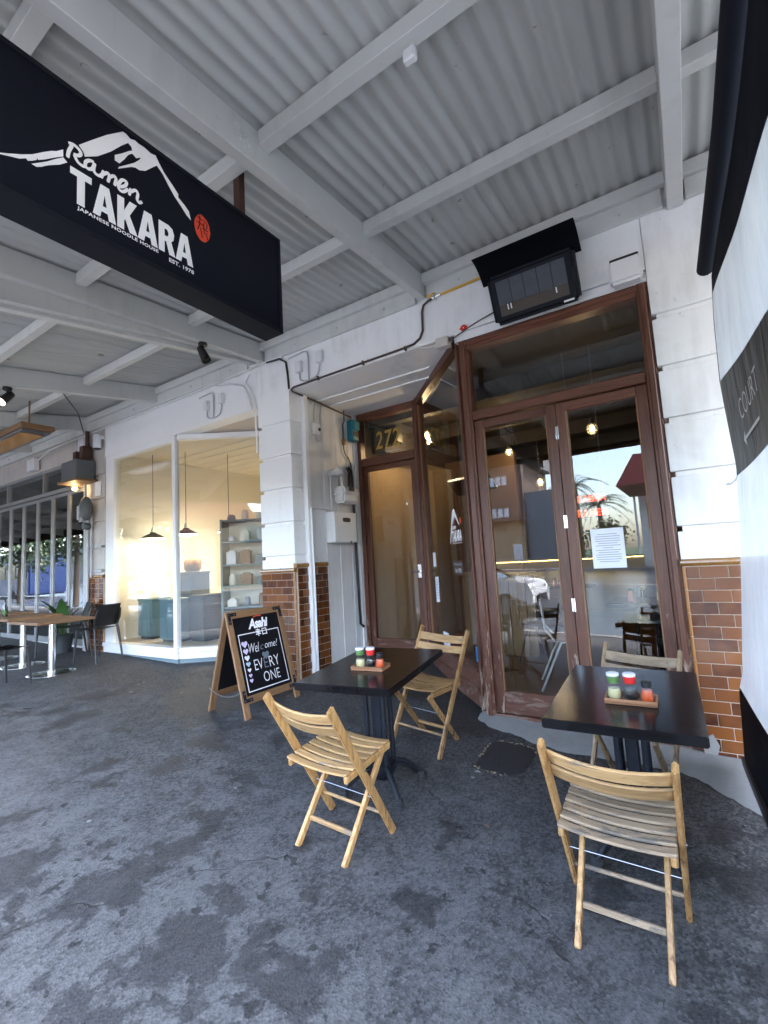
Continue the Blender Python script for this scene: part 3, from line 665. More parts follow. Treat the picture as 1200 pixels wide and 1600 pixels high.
O('bottom_rail', bx(-3.4995, -2.8425, 5.086, 5.134, .2, .42), 'redwood_low', sd_, bevel=.004)
O('glass_pane', bx(-3.502, -2.84, 5.108, 5.114, .418, 2.587), GL, sd_)
hd = O('door_handle', MB().tube([(-2.80, 5.085, 1.245), (-2.80, 5.03, 1.245), (-2.90, 5.025, 1.25)], .009, 8).box(-2.825, -2.78, 5.078, 5.085, 1.17, 1.33), 'chrome', sd_, smooth=40)
# film lettering and papers on the angled glass
def ang(s, z, o=.0065): return A+D*s+NO*o+Vector((0, 0, z))
dec = O('window_decal', MB().prism([(.98, 1.53), (1.03, 1.66), (1.10, 1.83), (1.13, 1.86), (1.17, 1.87), (1.19, 1.84), (1.30, 1.70), (1.29, 1.695), (1.17, 1.80), (1.155, 1.75), (1.145, 1.80), (1.12, 1.72), (1.125, 1.80), (1.07, 1.68), (1.0, 1.54)], ang(0, 0), D, (0, 0, 1), .001), 'signwhite', rs)
lettering('decal_lettering', 'TAKARA', ang(1.05, 1.545), D, (0, 0, 1), .30, .11, 'signwhite', dec, bold=.03, spacing=.9)
lettering('decal_lettering', 'Ramen', ang(1.045, 1.665), D, (0, 0, 1), .15, .05, 'signwhite', dec, bold=.02, shear=.3)
lettering('decal_lettering', 'JAPANESE NOODLE HOUSE', ang(1.06, 1.52), D, (0, 0, 1), .29, .016, 'signwhite', dec)
O('red_seal', MB().prism([(1.33+.022*cos(t*.5), 1.74+.032*sin(t*.5)) for t in range(13)], ang(0, 0), D, (0, 0, 1), .001), 'signred', dec)
pq = O('window_plaque', MB().prism([(1.03, 1.22), (1.33, 1.22), (1.33, 1.36), (1.03, 1.36)], ang(0, 0, .009), D, (0, 0, 1), .003), 'plaque', rs)
lettering('plaque_lettering', 'Est 1978', ang(1.10, 1.245, .0095), D, (0, 0, 1), .17, .04, 'paper', pq, bold=.01)
lettering('plaque_lettering', 'Restaurant', ang(1.065, 1.315, .0095), D, (0, 0, 1), .235, .025, 'chalk_blue', pq)
pn = O('posted_menu', MB().prism([(.33, .90), (.46, .91), (.46, 1.19), (.33, 1.18)], ang(0, 0, .009), D, (0, 0, 1), .001), 'paper', rs)
mb = MB()
for i in range(8): mb.prism([(.35, 1.155-i*.03), (.44, 1.157-i*.03), (.44, 1.163-i*.03), (.35, 1.161-i*.03)], ang(0, 0, .0098), D, (0, 0, 1), .0005)
O('print_line', mb, 'ink', pn)
O('opening_hours_card', MB().prism([(.30, 1.30), (.41, 1.30), (.41, 1.46), (.30, 1.46)], ang(0, 0, .009), D, (0, 0, 1), .001).prism([(.33, 1.335), (.38, 1.335), (.38, 1.43), (.33, 1.43)], ang(0, 0, .0098), D, (0, 0, 1), .0005), 'paper', rs)
O('blue_sticker', MB().prism([(1.50, .47), (1.58, .47), (1.58, .60), (1.50, .60)], ang(0, 0), D, (0, 0, 1), .001), 'blue', rs)
bs = O('white_sticker', MB().prism([(.50, .455), (.74, .455), (.70, .60), (.50, .60)], ang(0, 0), D, (0, 0, 1), .001), 'paper', rs)
lettering('sticker_lettering', '09', ang(.52, .48, .0075), D, (0, 0, 1), .16, .09, 'blue', bs, bold=.02)

# interior of the ramen shop
FZ = .13
O('floor', MB().prism([(-1.575, 3.95), (1.1, 3.95), (1.1, 10.5), (-3.64, 10.5), (-3.64, 5.2), (-2.65, 5.2)], (0, 0, FZ), (1, 0, 0), (0, 1, 0), .1), 'floor_wood', rs)
plank = None
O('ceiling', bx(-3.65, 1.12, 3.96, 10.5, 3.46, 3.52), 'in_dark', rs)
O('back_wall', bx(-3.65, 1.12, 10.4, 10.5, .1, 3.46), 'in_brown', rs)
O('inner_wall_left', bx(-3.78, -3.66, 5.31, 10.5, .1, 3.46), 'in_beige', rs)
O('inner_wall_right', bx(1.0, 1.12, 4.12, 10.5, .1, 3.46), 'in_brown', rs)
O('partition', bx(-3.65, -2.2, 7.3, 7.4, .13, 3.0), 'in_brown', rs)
for y in (5.3, 6.6, 7.9, 9.2): O('ceiling_beam', bx(-3.6, .98, y, y+.12, 3.25, 3.459), 'in_dark', rs)
for i in range(9): O('timber_plank', bx(-2.62+i*.105, -2.52+i*.105, 5.9+random.uniform(0, .008), 5.93, FZ, 1.12+random.uniform(-.0, .01)), 'ply', rs, bevel=.003)
O('counter_top', bx(-2.66, -1.62, 5.86, 6.3, 1.135, 1.175), 'ply', rs, bevel=.006)
O('roof_slope_lining', bx(-3.62, -3.4, 5.4, 10.3, 2.9, 3.4), 'in_dark', rs)

# ================================================================ gift shop next door
gs = E('gift_shop', (-5.9, 4.2, .15), 'white framed shop window with cream lit interior beside the tiled pillar', 'shop')
O('upper_wall', bx(-7.72, -4.168, YF+.012, YF+.3, 3.772, 6.6), 'white', gs)
O('lintel', bx(-7.72, -4.168, YF+.004, YF+.2, 3.30, 3.77), 'white_clean', gs, bevel=.004)
wf = O('window_frame', MB().box(-7.70, -7.46, YF+.012, YF+.11, .2, 3.299), 'white_clean', gs, bevel=.004)
O('window_head', bx(-7.459, -5.88, YF-.002, YF+.10, 3.22, 3.299), 'white_clean', wf, bevel=.005)
O('corner_post', bx(-5.905, -5.835, YF-.006, YF+.07, .40, 3.297), 'white_clean', wf, bevel=.008)
A2 = Vector((-5.84, YF+.03, 0)); D2 = Vector((.97, .67, 0)).normalized(); N2 = Vector((D2.y, -D2.x, 0)); L2 = 2.05
def wb2(mb, s0, s1, z0, z1, o0, o1):
    q = lambda s, o, z: A2+D2*s+N2*o+Vector((0, 0, z))
    return mb.hexa([q(s0, o1, z0), q(s1, o1, z0), q(s1, o0, z0), q(s0, o0, z0), q(s0, o1, z1), q(s1, o1, z1), q(s1, o0, z1), q(s0, o0, z1)])
O('window_head', wb2(MB(), .03, L2, 3.22, 3.297, -.05, .05), 'white_clean', wf, bevel=.005)
sill = O('window_sill', MB().box(-7.70, -5.80, YF-.03, YF+.12, .345, .405), 'white_clean', gs, bevel=.006)
O('sill_board', MB().box(-7.70, -5.815, YF-.012, YF+.1, .26, .344), 'white_clean', sill, bevel=.004)
O('sill_return', wb2(wb2(MB(), .03, L2, .346, .404, -.08, .055), .03, L2, .262, .345, -.07, .035), 'white_clean', sill, bevel=.005)
O('plinth', wb2(MB().box(-7.69, -5.83, YF+.01, YF+.09, .1, .259), .02, L2, .1, .261, -.07, .015), 'plinth', gs)
O('window_pane', bx(-7.462, -5.90, YF+.045, YF+.051, .404, 3.222), GL, gs)
O('window_pane', wb2(MB(), .01, L2, .404, 3.222, -.003, .003), GL, gs)
O('soffit', MB().prism([(-5.80, YF+.2), (-4.168, YF+.2), (-4.168, 5.3), (-4.3, 5.3)], (0, 0, 3.31), (1, 0, 0), (0, 1, 0), -.04), 'soffit_beige', gs)
O('inner_wall_left', bx(-7.72, -7.64, YF+.11, 8.2, .2, 3.6), 'shop_cream', gs)
O('inner_wall_right', bx(-4.26, -4.17, 5.35, 8.2, .2, 3.6), 'shop_cream', gs)
O('back_wall', bx(-7.64, -4.26, 8.1, 8.2, .2, 3.6), 'shop_cream', gs)
O('ceiling', bx(-7.72, -4.17, YF+.205, 8.2, 3.36, 3.45), 'shop_cream', gs)
O('floor', MB().prism([(-7.64, YF+.1), (-5.8, YF+.1), (-4.26, 5.2), (-4.26, 8.1), (-7.64, 8.1)], (0, 0, .40), (1, 0, 0), (0, 1, 0), .1), 'shop_floor', gs)
for i in range(12): O('ceiling_batten', bx(-7.6, -4.3, 4.8+i*.28, 4.83+i*.28, 3.345, 3.359), 'shop_cream', gs)

# ================================================================ cafe beyond
cf = E('corner_cafe', (-10.2, 4.2, .25), 'grey shop front with tall folding glass doors beyond the white framed window', 'cafe')
O('upper_wall', bx(-16.5, -7.722, YF+.02, YF+.3, 3.772, 6.6), 'cream_dirty', cf)
O('fascia_wall', bx(-16.5, -8.32, YF+.01, YF+.3, 3.42, 3.77), 'cream_dirty', cf, bevel=.004)
pc = pillar(cf, -8.30, -7.705, YF+.25, 1.43, .15, 3.771, 'cream_dirty')
O('grout_bed', bx(-8.298, -7.71, YF-.0085, YF+.035, .1, 1.425), 'grout', pc)
tile_face(pc, (-8.297, YF-.001, 0), (1, 0, 0), .58, 1.382, 16, 0, 0); caps(pc, (-8.30, YF-.001, 0), (1, 0, 0), .59, 1.383, 0)
O('corner_strip', bx(-7.86, -7.84, YF-.016, YF, .5, 1.38), 'corner', pc)
tb = O('transom_frame', MB().box(-16.5, -8.31, YF+.02, YF+.1, 2.93, 3.0).box(-16.5, -8.31, YF+.02, YF+.1, 3.37, 3.419), 'alu', cf, bevel=.004)
for x in (-8.36, -10.0, -11.65, -13.3): O('transom_post', bx(x, x+.05, YF+.022, YF+.098, 3.001, 3.369), 'alu', tb)
O('transom_pane', bx(-16.4, -8.31, YF+.06, YF+.066, 3.0, 3.37), GL, cf)
for i in range(8):
    x1 = -8.40-i*.62; x0 = x1-.60
    d = O('folding_door', MB().box(x0, x0+.035, YF+.04, YF+.08, .30, 2.92).box(x1-.035, x1, YF+.04, YF+.08, .30, 2.92).box(x0+.0355, x1-.0355, YF+.04, YF+.08, 2.86, 2.919).box(x0+.0355, x1-.0355, YF+.04, YF+.08, .301, .40), 'alu', cf, bevel=.003)
    O('glass_pane', bx(x0+.03, x1-.03, YF+.057, YF+.063, .39, 2.87), GL, d)
O('end_pier', bx(-16.5, -13.4, YF+.02, YF+.2, .2, 2.93), 'cream_dirty', cf)
O('sill_wall', bx(-13.4, -8.31, YF+.03, YF+.12, .1, .299), 'white_clean', cf)
O('floor', bx(-16, -7.8, YF+.12, 9, .2, .28), 'floor_wood', cf)
O('back_wall', bx(-16, -7.75, 9, 9.1, .2, 3.7), 'in_dark', cf); O('ceiling', bx(-16, -7.75, YF+.31, 9, 3.5, 3.6), 'in_dark', cf)
O('inner_wall', bx(-7.80, -7.74, YF+.3, 9, .2, 3.6), 'in_brown', cf); O('inner_wall', bx(-16.1, -16, YF+.3, 9, .2, 3.6), 'in_brown', cf)
fs = E('far_shop_row', (-29, 4.2, .4), 'grey shop row continuing along the footpath beyond the cafe', 'shop')
O('wall', bx(-43, -16.51, YF+.02, YF+.3, .1, 6.6), 'cream_dirty', fs)
for i in range(6): O('shop_window', bx(-41.5+i*4.2, -38.5+i*4.2, YF+.005, YF+.019, .7, 2.9), 'darkglass', fs)
# neighbour to the right of the tiled pillar
nb = E('right_neighbour_shop', (3, 4.2, 0), 'plain white shop wall beyond the plastic blind', 'shop')
O('wall', bx(1.2, 6.5, YF+.02, YF+.3, -.4, 6.6), 'white', nb)
O('window', bx(1.8, 4.6, YF+.005, YF+.019, .5, 2.7), 'darkglass', nb)
O('party_wall', bx(1.16, 1.3, YF+.31, 11, -.3, 6.5), 'in_brown', nb)
O('rear_roof', bx(-16.5, 6.5, YF+.31, 12, 6.6, 6.7), 'greybuild', nb)
O('rear_wall', bx(-16.5, 6.5, 11, 11.2, 0, 6.6), 'greybuild', nb)

# ================================================================ hanging sign
SX = -2.05
sg = E('hanging_sign', (SX-.08, 1.2, 2.885), 'long black double sided sign box hung under the canopy with white mountain lettering', 'sign')
Y0, Y1, Z0, Z1 = -.75, 2.115, 2.885, 3.535
O('sign_box', bx(SX-.155, SX-.012, Y0+.02, Y1-.02, Z0+.02, Z1-.02), 'signblack', sg)
fm = MB(); t = .022
fm.box(SX-.165, SX, Y0, Y1, Z0, Z0+t).box(SX-.165, SX, Y0, Y1, Z1-t, Z1).box(SX-.165, SX, Y0, Y0+t, Z0+t+.0005, Z1-t-.0005).box(SX-.165, SX, Y1-t, Y1, Z0+t+.0005, Z1-t-.0005)
O('sign_frame', fm, 'signframe', sg, bevel=.003)
for y in (1.83, -.45): O('hanger', MB().box(SX-.11, SX-.055, y, y+.045, Z1, roofz(y)-.02), 'rust', sg, bevel=.002)
zz = lambda z: 3.0+(z-3.0)*.93
fo = (SX-.0105, 0, 0); U_, V_ = (0, 1, 0), (0, 0, 1)
mtn = [(0.9051, 3.2859), (0.9512, 3.3426), (1.0228, 3.4278), (1.096, 3.512), (1.1118, 3.5129), (1.1311, 3.4929), (1.1539, 3.5073), (1.1704, 3.4988), (1.2006, 3.5007), (1.235, 3.4942), (1.2596, 3.5018), (1.2772, 3.4743), (1.3058, 3.4394), (1.3499, 3.4031), (1.3837, 3.3733), (1.3834, 3.3542), (1.4181, 3.3351), (1.4455, 3.3144), (1.4568, 3.2715), (1.4331, 3.2835), (1.4022, 3.3134), (1.3643, 3.3452), (1.3274, 3.3875), (1.2984, 3.4267), (1.2663, 3.4515), (1.2415, 3.4224), (1.2068, 3.3793), (1.1765, 3.361), (1.1567, 3.3608), (1.1372, 3.3501), (1.0743, 3.2954), (1.0774, 3.3065), (1.1149, 3.3442), (1.1503, 3.3807), (1.1767, 3.4165), (1.1835, 3.4337), (1.1602, 3.4127), (1.1504, 3.4195), (1.1406, 3.4227), (1.1213, 3.4011), (1.1022, 3.3625), (1.0804, 3.3271), (1.059, 3.327), (1.059, 3.3541), (1.0897, 3.3842), (1.1277, 3.427), (1.1407, 3.4368), (1.1375, 3.4555), (1.1214, 3.4642), (1.0897, 3.4257), (1.0409, 3.3574), (0.9826, 3.2899), (0.9297, 3.2483), (0.9214, 3.2664)]
m1 = O('mountain', MB().prism([(a, min(b, 3.503)) for a, b in mtn], fo, U_, V_, .002), 'signwhite', sg)
m2 = [(0.6289, 3.0393), (0.6555, 3.0559), (0.6968, 3.0834), (0.7339, 3.1115), (0.7693, 3.1478), (0.7997, 3.1767), (0.8185, 3.1898), (0.8439, 3.2164), (0.8449, 3.1854), (0.8283, 3.1709), (0.8002, 3.144), (0.7758, 3.1201), (0.7549, 3.1026), (0.7503, 3.1087), (0.749, 3.0982), (0.7344, 3.0836), (0.72, 3.0729), (0.7127, 3.0786), (0.6916, 3.061), (0.6694, 3.0518), (0.645, 3.0407), (0.629, 3.034)]
m3 = [(0.7317, 3.0685), (0.7551, 3.0895), (0.785, 3.1173), (0.8158, 3.1518), (0.8443, 3.181), (0.8608, 3.1694), (0.8319, 3.1382), (0.8006, 3.1133), (0.7853, 3.1002), (0.7672, 3.0813), (0.7495, 3.0676)]
O('mountain_slope', MB().prism(m2, fo, U_, V_, .002), 'signwhite', m1); O('mountain_slope', MB().prism(m3, fo, U_, V_, .002), 'signwhite', m1)
lw = .0865; gp = .0128
def L(ch, x, w=lw, h=.158):
    s = .026*1.05; q = {'T': ([(0, 1), (1, 1), (1, .8), (.68, .8), (.68, 0), (.32, 0), (.32, .8), (0, .8)], []),
        'A': ([(.28, 1), (.72, 1), (1.08, 0), (.72, 0), (.655, .19), (.345, .19), (.28, 0), (-.08, 0)], [[(.40, .36), (.60, .36), (.5, .74)]]),
        'K': ([(0, 0), (0, 1), (.36, 1), (.36, .62), (.66, 1), (1.06, 1), (.66, .54), (1.1, 0), (.68, 0), (.42, .36), (.36, .28), (.36, 0)], []),
        'R': ([(0, 0), (0, 1), (.62, 1), (.86, .93), (.97, .75), (.93, .56), (.78, .46), (1.04, 0), (.66, 0), (.46, .4), (.36, .4), (.36, 0)], [[(.36, .58), (.53, .58), (.61, .66), (.61, .74), (.53, .82), (.36, .82)]])}[ch]
    f = lambda Lp: [(x+a*w, 3.005+b*h) for a, b in Lp]
    return MB().prism(f(q[0]), fo, U_, V_, .002, [f(h_) for h_ in q[1]])
x = .872; tk = None
for ch in 'TAKARA':
    O('letter', L(ch, x), 'signwhite', sg); x += lw+gp+(.004 if ch == 'K' else 0)
lettering('lettering', 'JAPANESE NOODLE HOUSE', (SX-.0095, .90, 2.974), U_, V_, .37, .022, 'signwhite', sg, bold=.035, spacing=1.12)
lettering('lettering', 'EST. 1978', (SX-.0095, 1.327, 2.966), U_, V_, .142, .022, 'signwhite', sg, bold=.035, spacing=1.1)
RM = [[(0.8631, 3.2612), (0.8865, 3.2692), (0.907, 3.2606), (0.9123, 3.2462), (0.9021, 3.2316), (0.8842, 3.225)], [(0.8781, 3.2628), (0.8652, 3.2246), (0.8606, 3.1911)], [(0.8862, 3.2245), (0.899, 3.2016), (0.9179, 3.1952), (0.9317, 3.2012)], [(0.9669, 3.2477), (0.9491, 3.2428), (0.9333, 3.225), (0.9317, 3.2033), (0.9458, 3.1991), (0.9617, 3.2148), (0.9687, 3.2449)], [(0.9705, 3.2462), (0.9653, 3.2132), (0.9726, 3.1977), (0.9908, 3.1981), (1.0036, 3.2156)], [(1.0087, 3.2366), (0.9974, 3.1923)], [(1.003, 3.2127), (1.0245, 3.2367), (1.0334, 3.2257), (1.0265, 3.1916)], [(1.0323, 3.2202), (1.0543, 3.2425), (1.0634, 3.2307), (1.0562, 3.1948)], [(1.0805, 3.2048), (1.1053, 3.2286), (1.1116, 3.2522), (1.091, 3.248), (1.0744, 3.2114), (1.0805, 3.19), (1.099, 3.1944), (1.1198, 3.2221)], [(1.1325, 3.2336), (1.1242, 3.1922)], [(1.1306, 3.2136), (1.1544, 3.2388), (1.1661, 3.2272), (1.1628, 3.1971), (1.1725, 3.1861), (1.1871, 3.2006)]]
rd = random.Random(2)
circ = [(1.527+.05*(1+rd.uniform(-.05, .03))*cos(2*pi*k/26), 3.267+.076*(1+rd.uniform(-.05, .03))*sin(2*pi*k/26)) for k in range(26)]
seal = O('red_seal', MB().prism(circ, fo, U_, V_, .002), 'signred', sg)
mb = MB()
def stroke(mb, pts, w, o, u, v, lift=.0012):
    o, u, v = Vector(o), Vector(u).normalized(), Vector(v).normalized(); n = u.cross(v)
    for (a, b), (c, d) in zip(pts, pts[1:]):
        dx, dy = c-a, d-b; l = math.hypot(dx, dy) or 1; px, py = -dy/l*w/2, dx/l*w/2; ex, ey = dx/l*w*.3, dy/l*w*.3
        mb.prism([(a+px-ex, b+py-ey), (a-px-ex, b-py-ey), (c-px+ex, d-py+ey), (c+px+ex, d+py+ey)], o+n*lift, u, v, .0006); lift += .00005
    return mb
def smooth_line(P_, n=5):
    o = []; P2 = [P_[0]]+list(P_)+[P_[-1]]
    for i in range(len(P_)-1):
        a, b, c, d = P2[i:i+4]
        for k in range(n):
            t = k/n; f = lambda w, x, y, z: .5*(2*x+(y-w)*t+(2*w-5*x+4*y-z)*t*t+(3*x-w-3*y+z)*t**3); o.append((f(a[0], b[0], c[0], d[0]), f(a[1], b[1], c[1], d[1])))
    return o+[P_[-1]]
def ribbon(mb, pts, w, o, u, v, lift=.001):
    o, u, v = Vector(o), Vector(u).normalized(), Vector(v).normalized(); n = u.cross(v); L_, R_ = [], []
    for i, (a, b) in enumerate(pts):
        c, d = pts[min(i+1, len(pts)-1)]; e, f = pts[max(i-1, 0)]; dx, dy = c-e, d-f; l = math.hypot(dx, dy) or 1; ww = w*(.62 if i in (0, len(pts)-1) else 1)/2; px, py = -dy/l*ww, dx/l*ww
        L_.append(mb.bm.verts.new(o+n*lift+u*(a+px)+v*(b+py))); R_.append(mb.bm.verts.new(o+n*lift+u*(a-px)+v*(b-py)))
    for i in range(len(pts)-1): mb.bm.faces.new((R_[i], R_[i+1], L_[i+1], L_[i]))
    return mb
sm_ = MB(); sh_ = MB()
for i, P_ in enumerate(RM): ribbon(sh_, smooth_line(P_), .030, fo, U_, V_, .0005+.00004*i); ribbon(sm_, smooth_line(P_), .0145, fo, U_, V_, .0014+.00004*i)
O('script_outline', sh_, 'signblack', sg); O('script_lettering', sm_, 'signwhite', sg)
for s in ([(1.50, 3.32), (1.525, 3.31)], [(1.512, 3.335), (1.51, 3.28), (1.497, 3.245)], [(1.497, 3.29), (1.53, 3.285)], [(1.535, 3.32), (1.558, 3.305), (1.552, 3.275)], [(1.535, 3.30), (1.538, 3.24)], [(1.53, 3.27), (1.56, 3.265)], [(1.515, 3.26), (1.525, 3.21)], [(1.55, 3.25), (1.56, 3.215)]):
    stroke(mb, s, .006, fo, U_, V_)
O('seal_strokes', mb, 'signblack', seal)

# ================================================================ gas heater, speaker, fittings on the lintel
ht = E('gas_heater', (-.83, 3.62, 3.28), 'black wall mounted radiant gas heater with mesh front and hood above the red doors', 'heater')
def hq(mb, x0, x1, s0, s1, d0, d1):
    """box in the heater's tilted frame: s along its face (down-slope), d outwards"""
    c = Vector((0, 3.62, 3.45)); su = Vector((0, -.42, .907)); nu = Vector((0, -.907, -.42))
    q = lambda x, s, d: Vector((x, 0, 0))+c+su*s+nu*d
    return mb.hexa([q(x0, s0, d1), q(x1, s0, d1), q(x1, s0, d0), q(x0, s0, d0), q(x0, s1, d1), q(x1, s1, d1), q(x1, s1, d0), q(x0, s1, d0)])
O('heater_body', hq(MB(), -1.17, -.50, -.19, .19, -.10, .02), 'heater', ht, bevel=.03, seg=3, smooth=40)
O('burner_panel', hq(MB(), -1.10, -.57, -.045, .135, .021, .026), 'mesh', ht)
O('lower_panel', hq(MB(), -1.10, -.57, -.13, -.046, .021, .025), 'mesh_brown', ht)
for i in range(1, 5): O('burner_divider', hq(MB(), -1.10+i*.106, -1.094+i*.106, -.045, .135, .0265, .0278), 'iron', ht)
O('name_plate', hq(MB(), -.62, -.545, -.175, -.162, .0205, .022), 'white_pl', ht)
for x in (-1.035, -1.01, -.66): O('igniter', hq(MB(), x, x+.008, -.09, -.05, .034, .04), 'white_pl', ht)
def hood(u, v): return Vector((-1.235+.775*u, 3.66-.25*v, 3.63+.115*v+.03*sin(v*pi)))
hdm = MB().grid(hood, 8, 8); r = bmesh.ops.solidify(hdm.bm, geom=hdm.bm.faces[:], thickness=.008)
O('heat_deflector', hdm, 'heater', ht, smooth=50)
for x in (-1.03, -.64): O('wall_bracket', MB().box(x-.02, x+.02, 3.66, 3.80, 3.46, 3.50).box(x-.02, x+.02, 3.77, 3.80, 3.5, 3.78), 'canopy', ht)
O('gas_hose', MB().tube([(-1.69, 3.785, 3.80), (-1.5, 3.782, 3.80), (-1.3, 3.78, 3.805), (-1.1, 3.775, 3.815), (-.9, 3.77, 3.80), (-.85, 3.70, 3.70)], .011, 8), 'yellow', label='yellow gas hose running along the lintel into the black heater', cat='gas hose', smooth=60)
gp_ = E('gas_pipe', (-2.8, 3.79, 3.39), 'brown painted gas pipe bent along the lintel edge to the yellow hose', 'pipe')
O('pipe', MB().tube([(-3.652+.02, 4.95, 3.33), (-3.62, 4.3, 3.36), (-3.615, 3.84, 3.372), (-3.60, 3.795, 3.38), (-3.55, 3.79, 3.395), (-2.12, 3.79, 3.412), (-2.0, 3.79, 3.42), (-1.93, 3.79, 3.455), (-1.895, 3.79, 3.52), (-1.89, 3.79, 3.70), (-1.87, 3.79, 3.76), (-1.82, 3.79, 3.785), (-1.76, 3.786, 3.79)], .011, 8), 'brownpipe', gp_, smooth=60)
O('valve', MB().tube([(-1.77, 3.786, 3.79), (-1.69, 3.786, 3.80)], .016, 8).box(-1.75, -1.73, 3.765, 3.80, 3.77, 3.82), 'chrome', gp_)
O('valve_tap', MB().tube([(-1.80, 3.77, 3.815), (-1.74, 3.765, 3.825)], .009, 8).ball((-1.80, 3.77, 3.815), .018, 8, (1.4, .6, .8)), 'yellow', gp_, smooth=50)
for x in (-3.2, -2.6, -2.1): O('pipe_clip', bx(x, x+.015, 3.776, 3.806, 3.385, 3.425), 'brownpipe', gp_)
sp = E('wall_speaker', (-.19, 3.72, 3.3), 'small white wall speaker with pale grille beside the black heater', 'speaker')
O('speaker_case', bx(-.30, -.085, 3.69, 3.80, 3.305, 3.485), 'white_pl', sp, bevel=.022, seg=3, smooth=40)
O('speaker_grille', bx(-.285, -.10, 3.684, 3.6895, 3.322, 3.47), 'white_pl', sp, bevel=.002)
O('speaker_back', bx(-.29, -.10, 3.70, 3.808, 3.475, 3.50), 'blackpvc', sp, bevel=.006)
jb = E('junction_box', (-1.69, 3.79, 3.28), 'yellowed old junction box at the corner of the red door frame', 'junction box')
O('box', bx(-1.745, -1.625, 3.72, 3.806, 3.275, 3.365), 'cream_dirty', jb, bevel=.006)
O('gland', MB().tube([(-1.63, 3.76, 3.335), (-1.585, 3.77, 3.33)], .018, 8), 'blackpvc', jb)
O('cable', MB().tube([(-1.60, 3.77, 3.335), (-1.45, 3.79, 3.40), (-1.35, 3.79, 3.43), (-1.20, 3.77, 3.45), (-1.14, 3.70, 3.40)], .005, 6), 'blackpvc', jb)
O('cable', MB().tube([(-1.74, 3.76, 3.32), (-1.85, 3.775, 3.335), (-1.98, 3.80, 3.385), (-2.06, 3.802, 3.40)], .004, 6), 'white_pl', jb)
rsn = E('hazard_disc', (-1.497, 3.806, 3.39), 'small round red disc fixed on the white lintel', 'sign disc')
O('disc', MB().lathe([(.0, -.010), (.028, -.009), (.030, -.006), (.030, 0)], (-1.497, 3.808, 3.421), 20, 'Y').prism([(-.045, 0), (-.02, .012), (.02, .012), (.045, 0), (.02, -.012), (-.02, -.012)], (-1.497, 3.803, 3.421), (1, 0, 0), (0, 0, 1), .002), 'redlid', rsn, smooth=40)
O('centre', MB().lathe([(.004, -.012), (.006, -.010)], (-1.497, 3.808, 3.421), 8, 'Y'), 'white_pl', rsn)
# conduit loop with two boxes, left end of the lintel, and the same over the gift shop
def conduit(x, y, z, nm, lab, s=1.):
    e = E('conduit_boxes', (x, y, z-.15), lab, 'conduit', 'conduits with paired boxes on the lintels')
    for dx, dz in ((0, 0), (.30, .03)):
        O('switch_box', bx(x+dx-.045*s, x+dx+.045*s, y-.05, y+.002, z+dz-.06, z+dz+.065), 'white_pl', e, bevel=.006)
    arc = [(x, y-.015, z-.06), (x+.005, y-.015, z-.13)]+[(x+.14-.135*cos(t), y-.015, z-.13-.05*sin(t)) for t in [pi*k/8 for k in range(1, 8)]]+[(x+.285, y-.015, z-.10), (x+.30, y-.015, z-.03)]
    O('conduit_pipe', MB().tube(arc, .009, 8), 'grey_pl', e, smooth=60)
    O('conduit_pipe', MB().tube([(x+.135, y-.015, z-.175), (x+.135, y-.015, z+.10), (x+.12, y-.015, z+.15), (x+.07, y-.015, z+.165), (x-.16, y-.015, z+.145)], .009, 8), 'grey_pl', e, smooth=60)
conduit(-3.46, 3.808, 3.60, 'a', 'grey looped conduit with two white boxes on the lintel by the recess')
conduit(-5.10, 3.812, 3.53, 'b', 'white painted conduit loop with boxes above the gift shop window', .8)

# ================================================================ fittings on the recess side wall (x = -3.655)
XW = -3.648
mbx = E('letterbox', (XW, 4.6, 1.64), 'white metal letterbox with a dark oval slot on the recess wall', 'letterbox')
O('case', bx(XW, XW+.13, 4.36, 4.80, 1.65, 2.02), 'white_clean', mbx, bevel=.008)
ov = [(4.60+.075*max(-1, min(1, 1.5*cos(t*pi/10))), 1.925+.028*sin(t*pi/10)) for t in range(20)]
O('slot', MB().prism(ov, (XW+.1315, 0, 0), (0, 1, 0), (0, 0, 1), .002), 'blackpvc', mbx)
O('latch', MB().tube([(XW+.13, 4.66, 1.66), (XW+.15, 4.66, 1.66), (XW+.152, 4.64, 1.63), (XW+.15, 4.67, 1.625)], .006, 6), 'brownpipe', mbx)
gm = E('gas_meter', (XW, 4.6, 2.1), 'grubby white gas meter with regulator and pipes above the letterbox', 'gas meter')
O('meter_case', MB().box(XW+.02, XW+.19, 4.50, 4.80, 2.13, 2.34), 'white_dirty', gm, bevel=.025, seg=2, smooth=40)
O('meter_seam', MB().box(XW+.015, XW+.195, 4.49, 4.81, 2.235, 2.25), 'white_dirty', gm, bevel=.004)
O('index_window', bx(XW+.19, XW+.20, 4.60, 4.70, 2.28, 2.33), 'greybox', gm)
O('regulator', MB().lathe([(.03, -.05), (.075, -.03), (.08, 0), (.07, .025), (.03, .04), (.02, .08)], (XW+.09, 4.52, 2.52), 16), 'white_dirty', gm, smooth=40)
O('inlet_pipe', MB().tube([(XW+.09, 4.58, 2.50), (XW+.09, 4.60, 2.34)], .02, 8).tube([(XW+.05, 4.40, 2.50), (XW+.09, 4.50, 2.51)], .035, 8).tube([(XW+.05, 4.42, 2.48), (XW+.04, 4.43, 2.10), (XW+.03, 4.45, 2.05)], .009, 8), 'white_dirty', gm, smooth=50)
